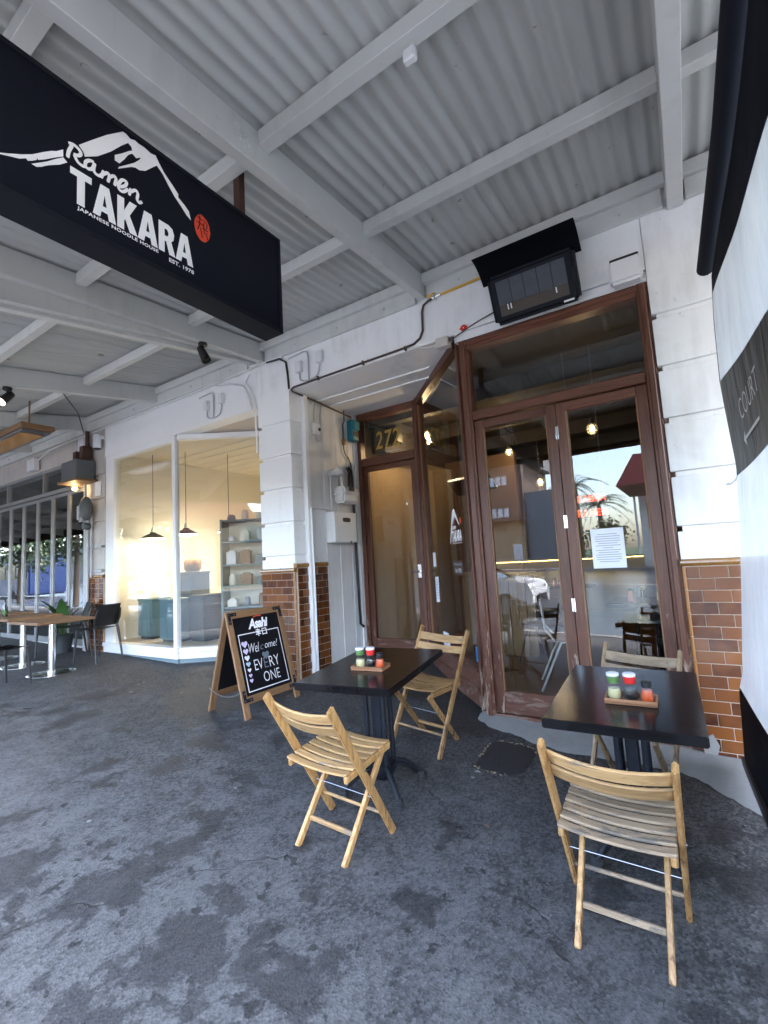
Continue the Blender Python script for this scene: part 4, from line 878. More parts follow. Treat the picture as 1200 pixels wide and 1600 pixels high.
O('outlet_pipe', MB().tube([(XW+.09, 4.74, 2.34), (XW+.09, 4.745, 2.55), (XW+.06, 4.75, 2.60), (XW+.045, 4.80, 2.62), (XW+.04, 4.86, 2.60), (XW+.035, 4.885, 2.5), (XW+.03, 4.90, 1.5), (XW+.03, 4.92, .62), (XW+.05, 4.96, .58)], .017, 8), 'blackpvc', gm, smooth=60)
O('shelf_rail', bx(XW, XW+.04, 4.07, 4.42, 2.05, 2.085), 'white_dirty', gm)
tb_ = E('teal_timer_box', (XW, 4.95, 2.98), 'teal plastic timer box high on the recess wall near door 272', 'meter box')
O('case', bx(XW, XW+.10, 4.86, 5.0, 2.99, 3.27), 'teal_pl', tb_, bevel=.012)
O('cover', bx(XW+.10, XW+.125, 4.87, 4.99, 3.13, 3.25), 'teal_pl', tb_, bevel=.008)
O('window', bx(XW+.1005, XW+.108, 4.88, 4.975, 3.05, 3.11), 'blackpvc', tb_)
ow = E('wall_cable', (XW, 4.8, 2.6), 'black cable with inline brass plug running down from the recess soffit', 'cable')
O('cable', MB().tube([(XW+.015, 4.80, 3.385), (XW+.015, 4.80, 3.24), (XW+.015, 4.765, 3.2), (XW+.015, 4.765, 2.86), (XW+.015, 4.79, 2.80), (XW+.015, 4.86, 2.75), (XW+.02, 4.885, 2.70), (XW+.03, 4.885, 2.63)], .008, 6), 'blackpvc', ow, smooth=60)
O('plug', bx(XW, XW+.03, 4.755, 4.785, 2.92, 3.0), 'cap', ow)
cw = E('white_wall_socket', (XW, 4.3, 2.9), 'grubby white junction box with looping cables high on the recess wall', 'junction box')
O('box', bx(XW, XW+.05, 4.16, 4.28, 2.94, 3.08), 'white_dirty', cw, bevel=.006)
O('dark_knob', MB().ball((XW+.055, 4.25, 3.01), .02, 10), 'blackpvc', cw, smooth=True)
O('cable', MB().tube([(XW+.015, 4.24, 3.385), (XW+.015, 4.20, 3.2), (XW+.02, 4.2, 3.08)], .007, 6).tube([(XW+.012, 4.36, 3.385), (XW+.012, 4.32, 3.2), (XW+.015, 4.32, 2.98), (XW+.02, 4.29, 2.88), (XW+.02, 4.25, 2.87), (XW+.02, 4.22, 2.92)], .008, 6), 'grey_pl', cw, smooth=60)
dpp = O('drain_pipe', MB().tube([(-3.575, 4.03, .13), (-3.575, 4.03, 1.2), (-3.58, 4.03, 2.05)], .012, 8), 'white_clean', label='thin white pipe fixed up the corner of the tiled recess wall', cat='pipe', smooth=50)

# ================================================================ clear blind hanging from the canopy at the right
bl = E('roll_down_blind', (.2, 2.6, .05), 'black edged clear plastic roll down blind printed COURT hanging beside the tiled pillar', 'blind')
EZ = [.05, .5, .61, 1.26, 1.85, 2.39, 2.81, 3.10]; EX = [.132, .15, .178, .239, .281, .257, .269, .289]
def bsx(y, z):
    k = interp(z, [.05, .6, 1.3, 3.1], [.075, .06, .045, .035]); d = 3.6-y
    return interp(z, EZ, EX)+k*d-.006*d*d+.006*sin(y*3.1+z*2.2)*min(1, d*.8+.2)
def bsheet(z0, z1, ya, yb, nz=14, ny=24, off=0.):
    def fn(u, v):
        y = yb+(ya-yb)*u; za = z0(y) if callable(z0) else z0; zb_ = z1(y) if callable(z1) else z1; z = za+(zb_-za)*v; return Vector((bsx(y, z)+off, y, z))
    return MB().grid(fn, ny, nz)
YA, YB = .6, 3.6
def bpart(nm, z0, z1, mat, ya=YA, yb=YB, off=0.):
    mb = bsheet(z0, z1, ya, yb); bmesh.ops.solidify(mb.bm, geom=mb.bm.faces[:], thickness=.0025)
    return O(nm, mb, mat, bl, smooth=40)
q1 = lambda y: 2.98-.2*min(2, 3.6-y); q2 = lambda y: 2.40-.135*min(2, 3.6-y)
bpart('top_border', q1, 3.10, 'navy'); bpart('upper_window', q2, q1, 'pvc', YA, 3.56)
sb_ = bpart('sign_band', 1.79, q2, 'smoky'); bpart('lower_window', .52, 1.789, 'pvc'); bpart('skirt', .10, .519, 'signblack')
bpart('edge_strip', q2, q1, 'navy', 3.561, 3.60)
O('roller_tube', MB().tube([(.262, 3.62, 3.17), (.31, 2.4, 3.19), (.335, .6, 3.2)], .048, 14), 'navy', bl, smooth=50)
O('bottom_batten', MB().bar((bsx(3.6, .1), 3.62, .085), (bsx(.6, .1), .6, .06), .03, .05), 'blackpvc', bl, bevel=.004)
bmsh = text_mesh('COURT', .62, .105, -.012)
for v in bmsh.vertices:
    yy = 3.10-v.co.x; z_ = 2.03+v.co.y; v.co = (bsx(yy, z_)-.004, yy, z_)
O('blind_lettering', bmsh, 'mesh_grey', sb_)
mb = MB(); pts = [(3.14, 1.93), (3.07, 1.97), (3.07, 1.938), (2.6, 1.938), (2.6, 1.922), (3.07, 1.922), (3.07, 1.89)]
f_ = [mb.bm.verts.new((bsx(y, z)-.004, y, z)) for y, z in pts]; mb.bm.faces.new(f_[:3]+f_[5:]); mb.bm.faces.new((f_[2], f_[3], f_[4], f_[5])); O('blind_arrow', mb, 'mesh_grey', sb_)
O('tie_cord', MB().tube([(.285, 3.58, 1.80), (.27, 3.60, 1.77), (.245, 3.62, 1.75), (.225, 3.64, 1.755)], .006, 6), 'white_pl', bl, smooth=50)

# ================================================================ folding chairs
def make_chair(label):
    r = E('folding_chair', (0, 0, 0), label, 'chair', 'slatted wooden folding chairs at the black tables')
    rake = Vector((0, -.48, .80)).normalized(); side = Vector((0, rake.z, -rake.y))
    for s in (-1, 1):
        f = MB().bar((s*.207, .182, -.004), (s*.207, -.292, .786), .021, .044, side)
        O('back_post', f, 'chair_z', r, bevel=.006, seg=2)
        g = MB().bar((s*.150, -.163, -.004), (s*.150, .192, .412), .021, .036, Vector((0, .76, -.65)))
        O('rear_leg', g, 'chair_z', r, bevel=.004)
        O('seat_rail', MB().bar((s*.182, -.172, .408), (s*.182, .205, .432), .022, .034), 'chair_z', r, bevel=.005)
        O('pivot_bolt', MB().tube([(s*.195, -.055, .415), (s*.221, -.055, .415)], .007, 8), 'steel', r)
    def slat(u, v, y, w, z, tip): return None
    for i in range(7):
        y = -.158+i*.0555; z = .431+.024*(y+.17)/.375
        mb = MB(); n = 10; R_ = []
        for k in range(n+1):
            x = -.193+.386*k/n; dz = -.016*(1-(x/.193)**2)
            R_.append([mb.bm.verts.new((x, y+a, z+dz+b)) for a, b in ((-.021, 0), (.021, 0), (.021, .012), (-.021, .012))])
        for a, b in zip(R_, R_[1:]):
            for q in range(4): mb.bm.faces.new((a[q], a[(q+1) % 4], b[(q+1) % 4], b[q]))
        mb.bm.faces.new(R_[0][::-1]); mb.bm.faces.new(R_[-1])
        O('seat_slat', mb, 'chair_x', r, bevel=.003, smooth=40)
    for s0, h in ((.760, .056), (.838, .060)):
        mb = MB(); n = 12; R_ = []
        for k in range(n+1):
            x = -.197+.394*k/n; bow = .030*(1-(x/.197)**2); c = Vector((x, .182, -.004))+rake*s0-side*(bow-.012)
            R_.append([mb.bm.verts.new(c+rake*a+side*b) for a, b in ((-h/2, -.006), (h/2, -.006), (h/2, .006), (-h/2, .006))])
        for a, b in zip(R_, R_[1:]):
            for q in range(4): mb.bm.faces.new((a[q], a[(q+1) % 4], b[(q+1) % 4], b[q]))
        mb.bm.faces.new(R_[0][::-1]); mb.bm.faces.new(R_[-1])
        O('back_slat', mb, 'chair_x', r, bevel=.003, smooth=40)
    t = .155; c = Vector((0, .182, -.004))+rake*t
    O('front_stretcher', MB().tube([(-.198, c.y, c.z), (.198, c.y, c.z)], .009, 10), 'chair_x', r, smooth=50)
    O('rear_stretcher', MB().bar((-.14, -.075, .10), (.14, -.075, .10), .018, .022), 'chair_x', r, bevel=.004)
    O('tie_rod', MB().tube([(-.20, .028, .24), (.20, .028, .24)], .0022, 6), 'steel', r)
    return r
c0 = make_chair('wooden folding chair with its back to the street, by the chalkboard sign')
def setchair(o, x, y, a, label=None):
    s, c = sin(a), cos(a)
    fx = gz(x-.17*s, y+.17*c); rx = gz(x+.16*s, y-.16*c); lx = gz(x-.2*c, y-.2*s); qx = gz(x+.2*c, y+.2*s)
    p = math.atan2(fx-rx, .33); rr = -math.atan2(qx-lx, .4)
    o.rotation_euler = (Matrix.Rotation(a, 3, 'Z') @ Matrix.Rotation(p, 3, 'X') @ Matrix.Rotation(rr, 3, 'Y')).to_euler()
    o.location = (x, y, (fx+rx)/2+.004)
    if label: o['label'] = label
ch = [c0]+[copy_tree(c0) for _ in range(3)]
for c_, (mx_, mz_) in ((ch[1], ('chair_x_grey', 'chair_z')), (ch[3], ('chair_x_grey', 'chair_z_grey')), (ch[2], ('chair_x_warm', 'chair_z_warm'))):
    for q_ in c_.children:
        nm_ = q_.name.split('.')[0]
        m_ = mx_ if nm_ in ('seat_slat', 'front_stretcher', 'rear_stretcher') or (nm_ == 'back_slat' and c_ is not ch[1]) else mz_ if nm_ in ('back_post', 'rear_leg', 'seat_rail') else None
        if m_: q_.material_slots[0].link = 'OBJECT'; q_.material_slots[0].material = MT[m_]
setchair(ch[0], -1.675, 2.01, radians(-1))
setchair(ch[1], -.36, 2.10, radians(1.5), 'weathered wooden folding chair with its back to the street, by the tiled pillar')
setchair(ch[2], -1.78, 3.19, pi-radians(6), 'wooden folding chair backing on to the angled side window and facing the street')
setchair(ch[3], -.40, 3.10, pi-radians(9), 'greyed wooden folding chair backing on to the double doors and facing the street')

# ================================================================ black pedestal tables
def make_table(label):
    r = E('pedestal_table', (0, 0, 0), label, 'table', 'black pedestal tables outside the ramen shop')
    O('table_top', bx(-.30, .30, -.44, .44, .703, .745), 'blacktop', r, bevel=.005, seg=2)
    O('top_plate', bx(-.17, .17, -.17, .17, .690, .7025), 'iron', r)
    col = O('column', MB().box(-.028, .028, -.028, .028, .14, .69), 'iron', r, bevel=.004)
    for a in (-1, 1):
        for b in (-1, 1): O('column_tube', MB().tube([(a*.058, b*.05, .15), (a*.058, b*.05, .69)], .016, 12), 'iron', r, smooth=50)
    O('column_foot', MB().lathe([(.02, .05), (.05, .07), (.085, .11), (.088, .16), (.07, .17)], n=20), 'iron', r, smooth=40)
    for a in (-1, 1):
        for b in (-1, 1):
            d = Vector((a*.72, b*.72, 0)).normalized()
            pts = [d*s+Vector((0, 0, z)) for s, z in ((.03, .145), (.09, .150), (.15, .130), (.20, .095), (.235, .055), (.25, .03))]
            pt2 = [d*s+Vector((0, 0, z)) for s, z in ((.03, .095), (.10, .112), (.16, .100), (.21, .065))]
            f = O('foot', MB().tube(pts, [.017, .017, .016, .016, .016, .016], 10).tube(pt2, .010, 8), 'iron', r, smooth=60)
            O('rubber_foot', MB().lathe([(.030, 0), (.033, .010), (.028, .012), (.031, .022), (.026, .024), (.029, .034), (.024, .036), (.026, .046), (.018, .05)], d*.252, 14), 'rubber', f, smooth=30)
    return r
def settable(o, x, y, a, label=None):
    o.location = (x, y, gz(x, y)+.004); o.rotation_euler = (math.atan(.045)*.9, 0, a)
    if label: o['label'] = label
t0 = make_table('black topped pedestal table beside the chalkboard sign'); t1 = copy_tree(t0)
settable(t0, -1.735, 2.51, radians(8)); settable(t1, -.335, 2.59, radians(2), 'black topped pedestal table in front of the double doors beside the tiled pillar')

def condiments(x, y, z, a, where):
    ca, sa = cos(a), sin(a)
    def T(e): e.location = (x, y, z) if e.parent is None else e.location; e.rotation_euler = (math.atan(.045)*.9, 0, a)
    tr = E('condiment_tray', (0, 0, 0), 'small wooden tray holding three condiment jars '+where, 'tray', 'condiment trays')
    O('tray_base', bx(-.105, .105, -.06, .06, 0, .010), 'tray', tr, bevel=.002)
    O('tray_rim', MB().box(-.105, .105, -.06, -.052, .0105, .024).box(-.105, .105, .052, .06, .0105, .024).box(-.105, -.097, -.0515, .0515, .0105, .024).box(.097, .105, -.0515, .0515, .0105, .024), 'tray', tr, bevel=.002)
    T(tr)
    for nm, dx, dy, h, liq, lid, lab, k in (('vinegar_jar', -.066, .0, 1, 'oil', 'greenlid', 'glass jar of pale vinegar with a green lid ', 0), ('soy_sauce_jar', 0., .008, 1, 'soy', 'redlid', 'glass jar of soy sauce with a red lid ', 0), ('chilli_oil_jar', .066, -.005, .8, 'chilli', 'blackpvc', 'short jar of chilli oil with a black cap ', 1)):
        j = E(nm, (0, 0, 0), lab+where, 'jar', 'condiment jars')
        if k == 0:
            O('jar_glass', MB().lathe([(.027, .0), (.031, .012), (.031, .03), (.026, .045), (.0215, .058), (.0225, .070)], n=20), 'glass_b', j, smooth=50)
            O('liquid', MB().lathe([(.025, .002), (.029, .012), (.029, .030), (.0245, .045)], n=20), liq, j, smooth=50)
            O('lid', MB().lathe([(.0235, .070), (.0245, .072), (.0265, .098), (.025, .100)], n=20), lid, j, smooth=40)
            O('lid_rim', MB().lathe([(.024, .1005), (.027, .102), (.027, .112), (.024, .114)], n=20), 'white_pl', j, smooth=40)
        else:
            O('jar_glass', MB().lathe([(.027, 0), (.028, .01), (.024, .045), (.019, .058), (.019, .066)], n=20), 'glass_b', j, smooth=50)
            O('liquid', MB().lathe([(.0255, .002), (.026, .01), (.0225, .045), (.021, .049)], n=20), liq, j, smooth=50)
            O('lid', MB().lathe([(.0205, .062), (.021, .064), (.021, .084), (.018, .086)], n=20), lid, j, smooth=40)
        sl2 = math.sin(.04); j.location = (x+dx*ca-dy*sa, y+dx*sa+dy*ca, z+.0105+(dx*sa+dy*ca)*.04); j.rotation_euler = (math.atan(.045)*.9, 0, a+dx*5)
condiments(-1.70, 2.39, gz(-1.735, 2.51)+.7505-.12*.04, radians(8), 'on the table by the chalkboard sign')
condiments(-.30, 2.44, gz(-.335, 2.59)+.7505-.15*.04, radians(2), 'on the table before the doors')

# ================================================================ sandwich board
sb = E('sandwich_board', (-3.60, 3.15, gz(-3.6, 3.15)), 'wooden A-frame chalkboard reading Welcome Everyone beside the tiled pillar', 'sandwich board')
gF = lambda x, y: gz(x, y)+.002
BT = 1.0
def board(front):
    ya, yb = 2.82, 3.50; x0 = -3.345 if front else -3.855; xt = -3.585 if front else -3.615
    tb = lambda y: Vector((x0, y, gF(x0, y))); up = (Vector((xt, ya, BT))-tb(ya)); n = Vector((up.z, 0, -up.x)).normalized()
    if not front: n = -n
    Lu = up.length; u = up.normalized(); o = tb(ya); run = Vector((0, 1, (gF(x0, yb)-gF(x0, ya))/(yb-ya))).normalized(); run = Vector((0, 1, 0))
    q = lambda a, s, d=0.: Vector((x0, ya, tb((ya+yb)/2).z))+run*a+u*s+n*d
    w = yb-ya; fw = .062; nm = 'front' if front else 'rear'
    def bar3(a0, a1, s0, s1, d0=-.022, d1=0.):
        return MB().hexa([q(a0, s0, d1), q(a1, s0, d1), q(a1, s0, d0), q(a0, s0, d0), q(a0, s1, d1), q(a1, s1, d1), q(a1, s1, d0), q(a0, s1, d0)])
    p = O('panel_frame', bar3(0, fw, -.02, Lu), 'board_z', sb, 'front frame' if front else 'rear frame', bevel=.003)
    O('panel_stile', bar3(w-fw, w, -.02, Lu), 'board_z', p, bevel=.003)
    O('panel_rail', bar3(fw+.0005, w-fw-.0005, Lu-.065, Lu-.001, -.021, -.001), 'board_x', p, bevel=.003)
    O('panel_rail', bar3(fw+.0005, w-fw-.0005, .10, .165, -.021, -.001), 'board_x', p, bevel=.003)
    O('blackboard', bar3(fw-.004, w-fw+.004, .16, Lu-.062, -.016, -.006), 'chalkboard', p)
    return p, q, u, n, w, Lu
p, q, u, n, bw, Lu = board(True); board(False)
for a, s, sa_, ss in ((.0, Lu-.003, 1, -1), (bw, Lu-.003, -1, -1), (.0, .105, 1, 1), (bw, .105, -1, 1)):
    mb = MB(); mk = lambda a0, a1, s0, s1: mb.hexa([q(min(a0, a1), min(s0, s1), .004), q(max(a0, a1), min(s0, s1), .004), q(max(a0, a1), min(s0, s1), .0005), q(min(a0, a1), min(s0, s1), .0005), q(min(a0, a1), max(s0, s1), .004), q(max(a0, a1), max(s0, s1), .004), q(max(a0, a1), max(s0, s1), .0005), q(min(a0, a1), max(s0, s1), .0005)])
    mk(a+sa_*.016, a+sa_*.046, s+ss*.012, s+ss*.115); mk(a+sa_*.047, a+sa_*.115, s+ss*.012, s+ss*.042)
    O('corner_bracket', mb, 'iron', p)
    for da, ds in ((.031, .03), (.031, .09), (.09, .027)): P('screw', MB().lathe([(.005, 0), (.003, .003)], n=8).mesh('screw'), 'steel', p, q(a+sa_*da, s+ss*ds, .004), (0, pi/2, 0))
# chalk: drawn on the board face, coordinates in board run a (0..w) and height s
run = Vector((0, 1, 0)); fo2 = q(0, 0, -.0052)
mb = MB(); b0, b1, s0, s1 = .095, bw-.095, .195, .70
for pts in ([(b0, s0), (b1, s0)], [(b1, s0), (b1, s1)], [(b1, s1), (b0, s1)], [(b0, s1), (b0, s0)]): stroke(mb, pts, .008, fo2, run, u)
O('chalk_border', mb, 'chalk', p)
lettering('chalk_lettering', 'Asahi', q(.225, .735, -.0042), run, u, .25, .095, 'signwhite', p, bold=.045, shear=.3, spacing=.92)
O('red_swash', stroke(MB(), [(.31, .845), (.35, .852), (.40, .848)], .012, fo2, run, u), 'signred', p)
mb = MB(); kx, ky, ks = .30, .665, .062
for s in ([(.5, 1.02), (.5, .88)], [(.12, .86), (.88, .86)], [(.32, .82), (.40, .66)], [(.70, .82), (.60, .66)], [(.05, .62), (.95, .62)], [(.15, .40), (.85, .40)], [(.02, .2), (.98, .2)], [(.5, .62), (.5, -.1)]): stroke(mb, [(kx+a*ks, ky+b*ks) for a, b in s], .007, fo2, run, u, .0015)
kx += .075
for s in ([(.12, .9), (.12, 0)], [(.12, .9), (.92, .9)], [(.92, .9), (.92, 0)], [(.12, .08), (.92, .08)]): stroke(mb, [(kx+a*ks, ky+b*ks) for a, b in s], .008, fo2, run, u, .0015)
O('chalk_characters', mb, 'signwhite', p)
lettering('chalk_lettering', 'Wel', q(.185, .52, -.0042), run, u, .125, .085, 'chalk', p, bold=-.006, shear=.35)
lettering('chalk_lettering', 'c', q(.318, .53, -.0042), run, u, .045, .045, 'chalk_dim', p, shear=.35)
lettering('chalk_lettering', 'ome!', q(.375, .535, -.0042), run, u, .165, .065, 'chalk', p, bold=-.006, shear=.35)
for tx, mt, ax, wx in (('EV', 'chalk', .21, .10), ('E', 'chalk_dim', .325, .05), ('RY', 'chalk', .39, .125)): lettering('chalk_lettering', tx, q(ax, .36, -.0042), run, u, wx, .095, mt, p, bold=-.008)
lettering('chalk_lettering', 'ONE', q(.29, .24, -.0042), run, u, .20, .09, 'chalk', p, bold=-.008)
def heart(cx, cs, r):
    pts = []
    for k in range(24):
        t = 2*pi*k/24; pts.append((cx+r*.062*16*sin(t)**3, cs+r*.062*(13*cos(t)-5*cos(2*t)-2*cos(3*t)-cos(4*t))))
    return pts
for i, (s, r, mt) in enumerate(((.61, .035, 'chalk_pink'), (.545, .030, 'chalk_pink'), (.485, .029, 'chalk'), (.43, .026, 'chalk_blue'), (.378, .021, 'chalk'), (.33, .019, 'chalk_pink'), (.285, .020, 'chalk_pink'))):
    O('chalk_heart', MB().prism(heart(.145, s, r), q(0, 0, -.0045), run, u, .0005), mt, p)
O('chalk_heart', MB().prism(heart(.365, .475, .043), q(0, 0, -.0045), run, u, .0005), 'chalk_dim', p)
mb = MB(); cA, cB = Vector((-3.81, 2.812, .33)), Vector((-3.40, 2.812, .33))
for i in range(22):
    t = i/21; c = cA.lerp(cB, t)+Vector((0, 0, -.05*(1-(2*t-1)**2))); d = Vector((.013, 0, -.05*(-4*(2*t-1))*.02)); sd2 = Vector((0, .005, 0)) if i % 2 else Vector((0, 0, .005))
    mb.tube([c-d+sd2*0, c-d*.6+sd2, c+d*.6+sd2, c+d, c+d*.6-sd2, c-d*.6-sd2, c-d], .0018, 5, False)
O('chain', mb, 'steel', sb)

# ================================================================ far pillar fittings
sbx = E('switch_box', (-8.15, 3.7, 2.85), 'large grey green metal switch box on a shelf on the cream pillar', 'switch box')
O('case', bx(-8.46, -7.96, 3.50, 3.79, 2.97, 3.28), 'greybox', sbx, bevel=.012)
O('shelf', bx(-8.52, -7.90, 3.47, 3.80, 2.93, 2.965), 'board_x', sbx)
O('top_isolator', MB().box(-8.30, -8.20, 3.60, 3.76, 3.285, 3.45).box(-8.13, -8.03, 3.62, 3.78, 3.285, 3.52), 'rust', sbx, bevel=.006)
O('pipe', MB().tube([(-8.08, 3.72, 3.52), (-8.08, 3.72, 3.78)], .03, 10), 'rust', sbx)
al = E('alarm_box', (-8.25, 3.76, 3.45), 'white alarm box with a red button above the grey switch box', 'alarm box')
O('case', bx(-8.36, -8.16, 3.70, 3.80, 3.50, 3.70), 'white_pl', al, bevel=.008)
O('button', MB().ball((-8.40, 3.70, 3.47), .035, 10), 'redlid', al, smooth=True)
sc = E('security_camera', (-7.76, 3.7, 3.42), 'white bullet camera with a dark lens beside the white shop lintel', 'camera')
O('case', MB().lathe([(.055, 0), (.06, .02), (.06, .20), (.05, .22)], (-7.76, 3.72, 3.44), 16), 'white_pl', sc, smooth=40)
O('lens', MB().lathe([(.03, -.02), (.055, -.01), (.056, .0)], (-7.76, 3.72, 3.44), 16), 'blackpvc', sc, smooth=40)
O('bracket', bx(-7.79, -7.73, 3.72, 3.81, 3.60, 3.66), 'white_pl', sc)
pp = E('meter_pipes', (-8.1, 3.75, .25), 'cluster of grey pipes and an old meter fixed to the cream pillar', 'pipes')
for x, y, z0, z1, r in ((-8.22, 3.76, .25, 2.93, .022), (-8.12, 3.75, .25, 2.5, .028), (-8.04, 3.77, 1.4, 2.5, .016)):
    O('pipe', MB().tube([(x, y, z0), (x+.01, y, (z0+z1)/2), (x, y, z1)], r, 10), 'grey_pl', pp, smooth=50)
O('old_meter', MB().ball((-8.02, 3.68, 2.5), .13, 14, (.8, .7, 1.5)), 'greybox', pp, smooth=True)
O('meter_body', bx(-8.22, -8.08, 3.62, 3.76, 2.30, 2.58), 'grey_pl', pp, bevel=.03, seg=2, smooth=40)
O('valve', MB().lathe([(.05, -.05), (.06, 0), (.05, .05)], (-8.05, 3.70, 2.22), 12, 'Y'), 'greybox', pp, smooth=40)
O('pipe_clips', MB().box(-8.25, -7.75, 3.785, 3.80, 1.86, 1.90).box(-8.25, -7.75, 3.785, 3.80, 1.48, 1.52), 'grey_pl', pp)
O('notice', bx(-7.98, -7.80, 3.795, 3.806, 2.70, 2.93), 'paper', label='small white notice pasted on the cream pillar under the switch box', cat='notice')
jb2 = O('junction_box', bx(-10.35, -10.05, 3.70, 3.80, 3.45, 3.68), 'white_dirty', label='weathered white junction box on the cafe fascia with cables above', cat='junction box', bevel=.01)
def cable(nm, pts, r, mat, lab): return O(nm, MB().tube(pts, r, 6), mat, label=lab, cat='cable', smooth=60)
cable('cable', [(-9.9, 3.72, 3.60), (-9.4, 3.70, 3.70), (-8.9, 3.74, 3.74), (-8.3, 3.76, 3.75), (-7.5, 3.77, 3.765), (-5.5, 3.78, 3.775), (-4.4, 3.78, 3.79), (-4.0, 3.77, 3.80), (-3.7, 3.78, 3.80)], .012, 'white_dirty', 'grey cable bundle running along the top of the lintels under the canopy')
cable('cable', [(-6.2, 2.55, 3.68), (-7.0, 3.1, 3.70), (-8.2, 3.72, 3.78)], .008, 'blackpvc', 'thin black cable slung from a canopy beam to the cream pillar')
cable('cable', [(-4.28, 3.80, 3.75), (-4.35, 3.795, 3.66), (-4.26, 3.79, 3.55), (-4.19, 3.79, 3.35), (-4.18, 3.79, 3.1), (-4.175, 3.79, 2.75)], .010, 'white_clean', 'white cable dropping beside the tiled pillar from the gift shop lintel')
cable('cable', [(-4.9, 3.795, 3.75), (-4.6, 3.79, 3.70), (-4.38, 3.79, 3.62), (-4.30, 3.79, 3.50), (-4.24, 3.79, 3.30)], .009, 'white_dirty', 'sagging grey cable from the looped conduit towards the tiled pillar')
cable('cable', [(-3.95, 3.77, 3.79), (-3.75, 3.78, 3.78), (-3.66, 3.79, 3.72), (-3.645, 3.80, 3.55), (-3.635, 3.80, 3.40)], .012, 'blackpvc', 'dark cable dropping over the corner of the tiled pillar to the recess')

# spot lamps under the canopy
def spot(x, y, z, d, lit, lab):
    e = E('spot_lamp', (x, y, z), lab, 'spot lamp', 'black spot lamps under the canopy')
    O('base', MB().lathe([(.045, -.03), (.045, 0)], (x, y, z), 14), 'blackpvc', e, smooth=40)
    O('arm', MB().tube([(x, y, z-.03), (x, y, z-.08)], .012, 8), 'blackpvc', e)
    c = Vector((x, y, z-.11)); d = Vector(d).normalized()
    O('lamp_head', MB().tube([c-d*.07, c-d*.02, c+d*.09], [.035, .042, .05], 14), 'blackpvc', e, smooth=40)
    O('lamp_face', MB().tube([c+d*.0905, c+d*.097], .047, 14), 'lampglow' if lit else 'darkglass', e)
    if lit:
        l = bpy.data.lights.new('lamp_light', 'SPOT'); l.energy = 3; l.color = (1, .8, .55); l.spot_size = 1.6; l.shadow_soft_size = .04
        o = bpy.data.objects.new('lamp_light', l); COL.objects.link(o); o.parent = e; o.location = c+d*.12-Vector((x, y, z)); o.rotation_euler = (-d).to_track_quat('Z', 'Y').to_euler()
spot(-6.2, 2.02, roofz(2.02, True)-.238, (.12, -.66, -.74), True, 'lit black spot lamp tilted outward under a canopy beam')
spot(-4.05, 2.98, roofz(2.98)-.228, (.35, .2, -.9), False, 'unlit black spot lamp fixed by the double canopy beam')
# cafe heater panel at the far left
hp = E('cafe_heater', (-8, 2.7, 3.4), 'hanging timber framed heater panel over the cafe tables', 'heater')
O('panel', bx(-9.2, -7.25, 2.53, 2.87, 3.40, 3.43), 'steel', hp, bevel=.006); O('wood_frame', bx(-9.25, -7.2, 2.50, 2.90, 3.431, 3.50), 'board_x', hp, bevel=.01)
O('glow_strip', bx(-9.1, -7.4, 2.57, 2.83, 3.394, 3.399), 'amber', hp); [O('hanger', MB().tube([(x_, 2.7, 3.5), (x_, 2.7, 3.89)], .012, 8), 'board_z', hp) for x_ in (-7.5, -8.8)]
fb = E('festoon_bulb', (-8.45, 3.70, 2.86), 'lit bare bulb at the head of the folding glass doors', 'lamp')
O('globe', MB().ball((-8.45, 3.70, 2.88), .05, 14), 'glass_b', fb, smooth=True); O('filament', MB().ball((-8.45, 3.70, 2.88), .028, 10), 'bulb', fb, smooth=True); O('holder', MB().lathe([(.02, .045), (.022, .10), (.01, .12)], (-8.45, 3.70, 2.88), 10), 'blackpvc', fb)
O('bracket', MB().tube([(-8.45, 3.70, 2.99), (-8.45, 3.79, 3.02)], .008, 6), 'blackpvc', fb); light('bulb_light', (-8.45, 3.64, 2.80), .12, (1, .72, .4), fb, .05)

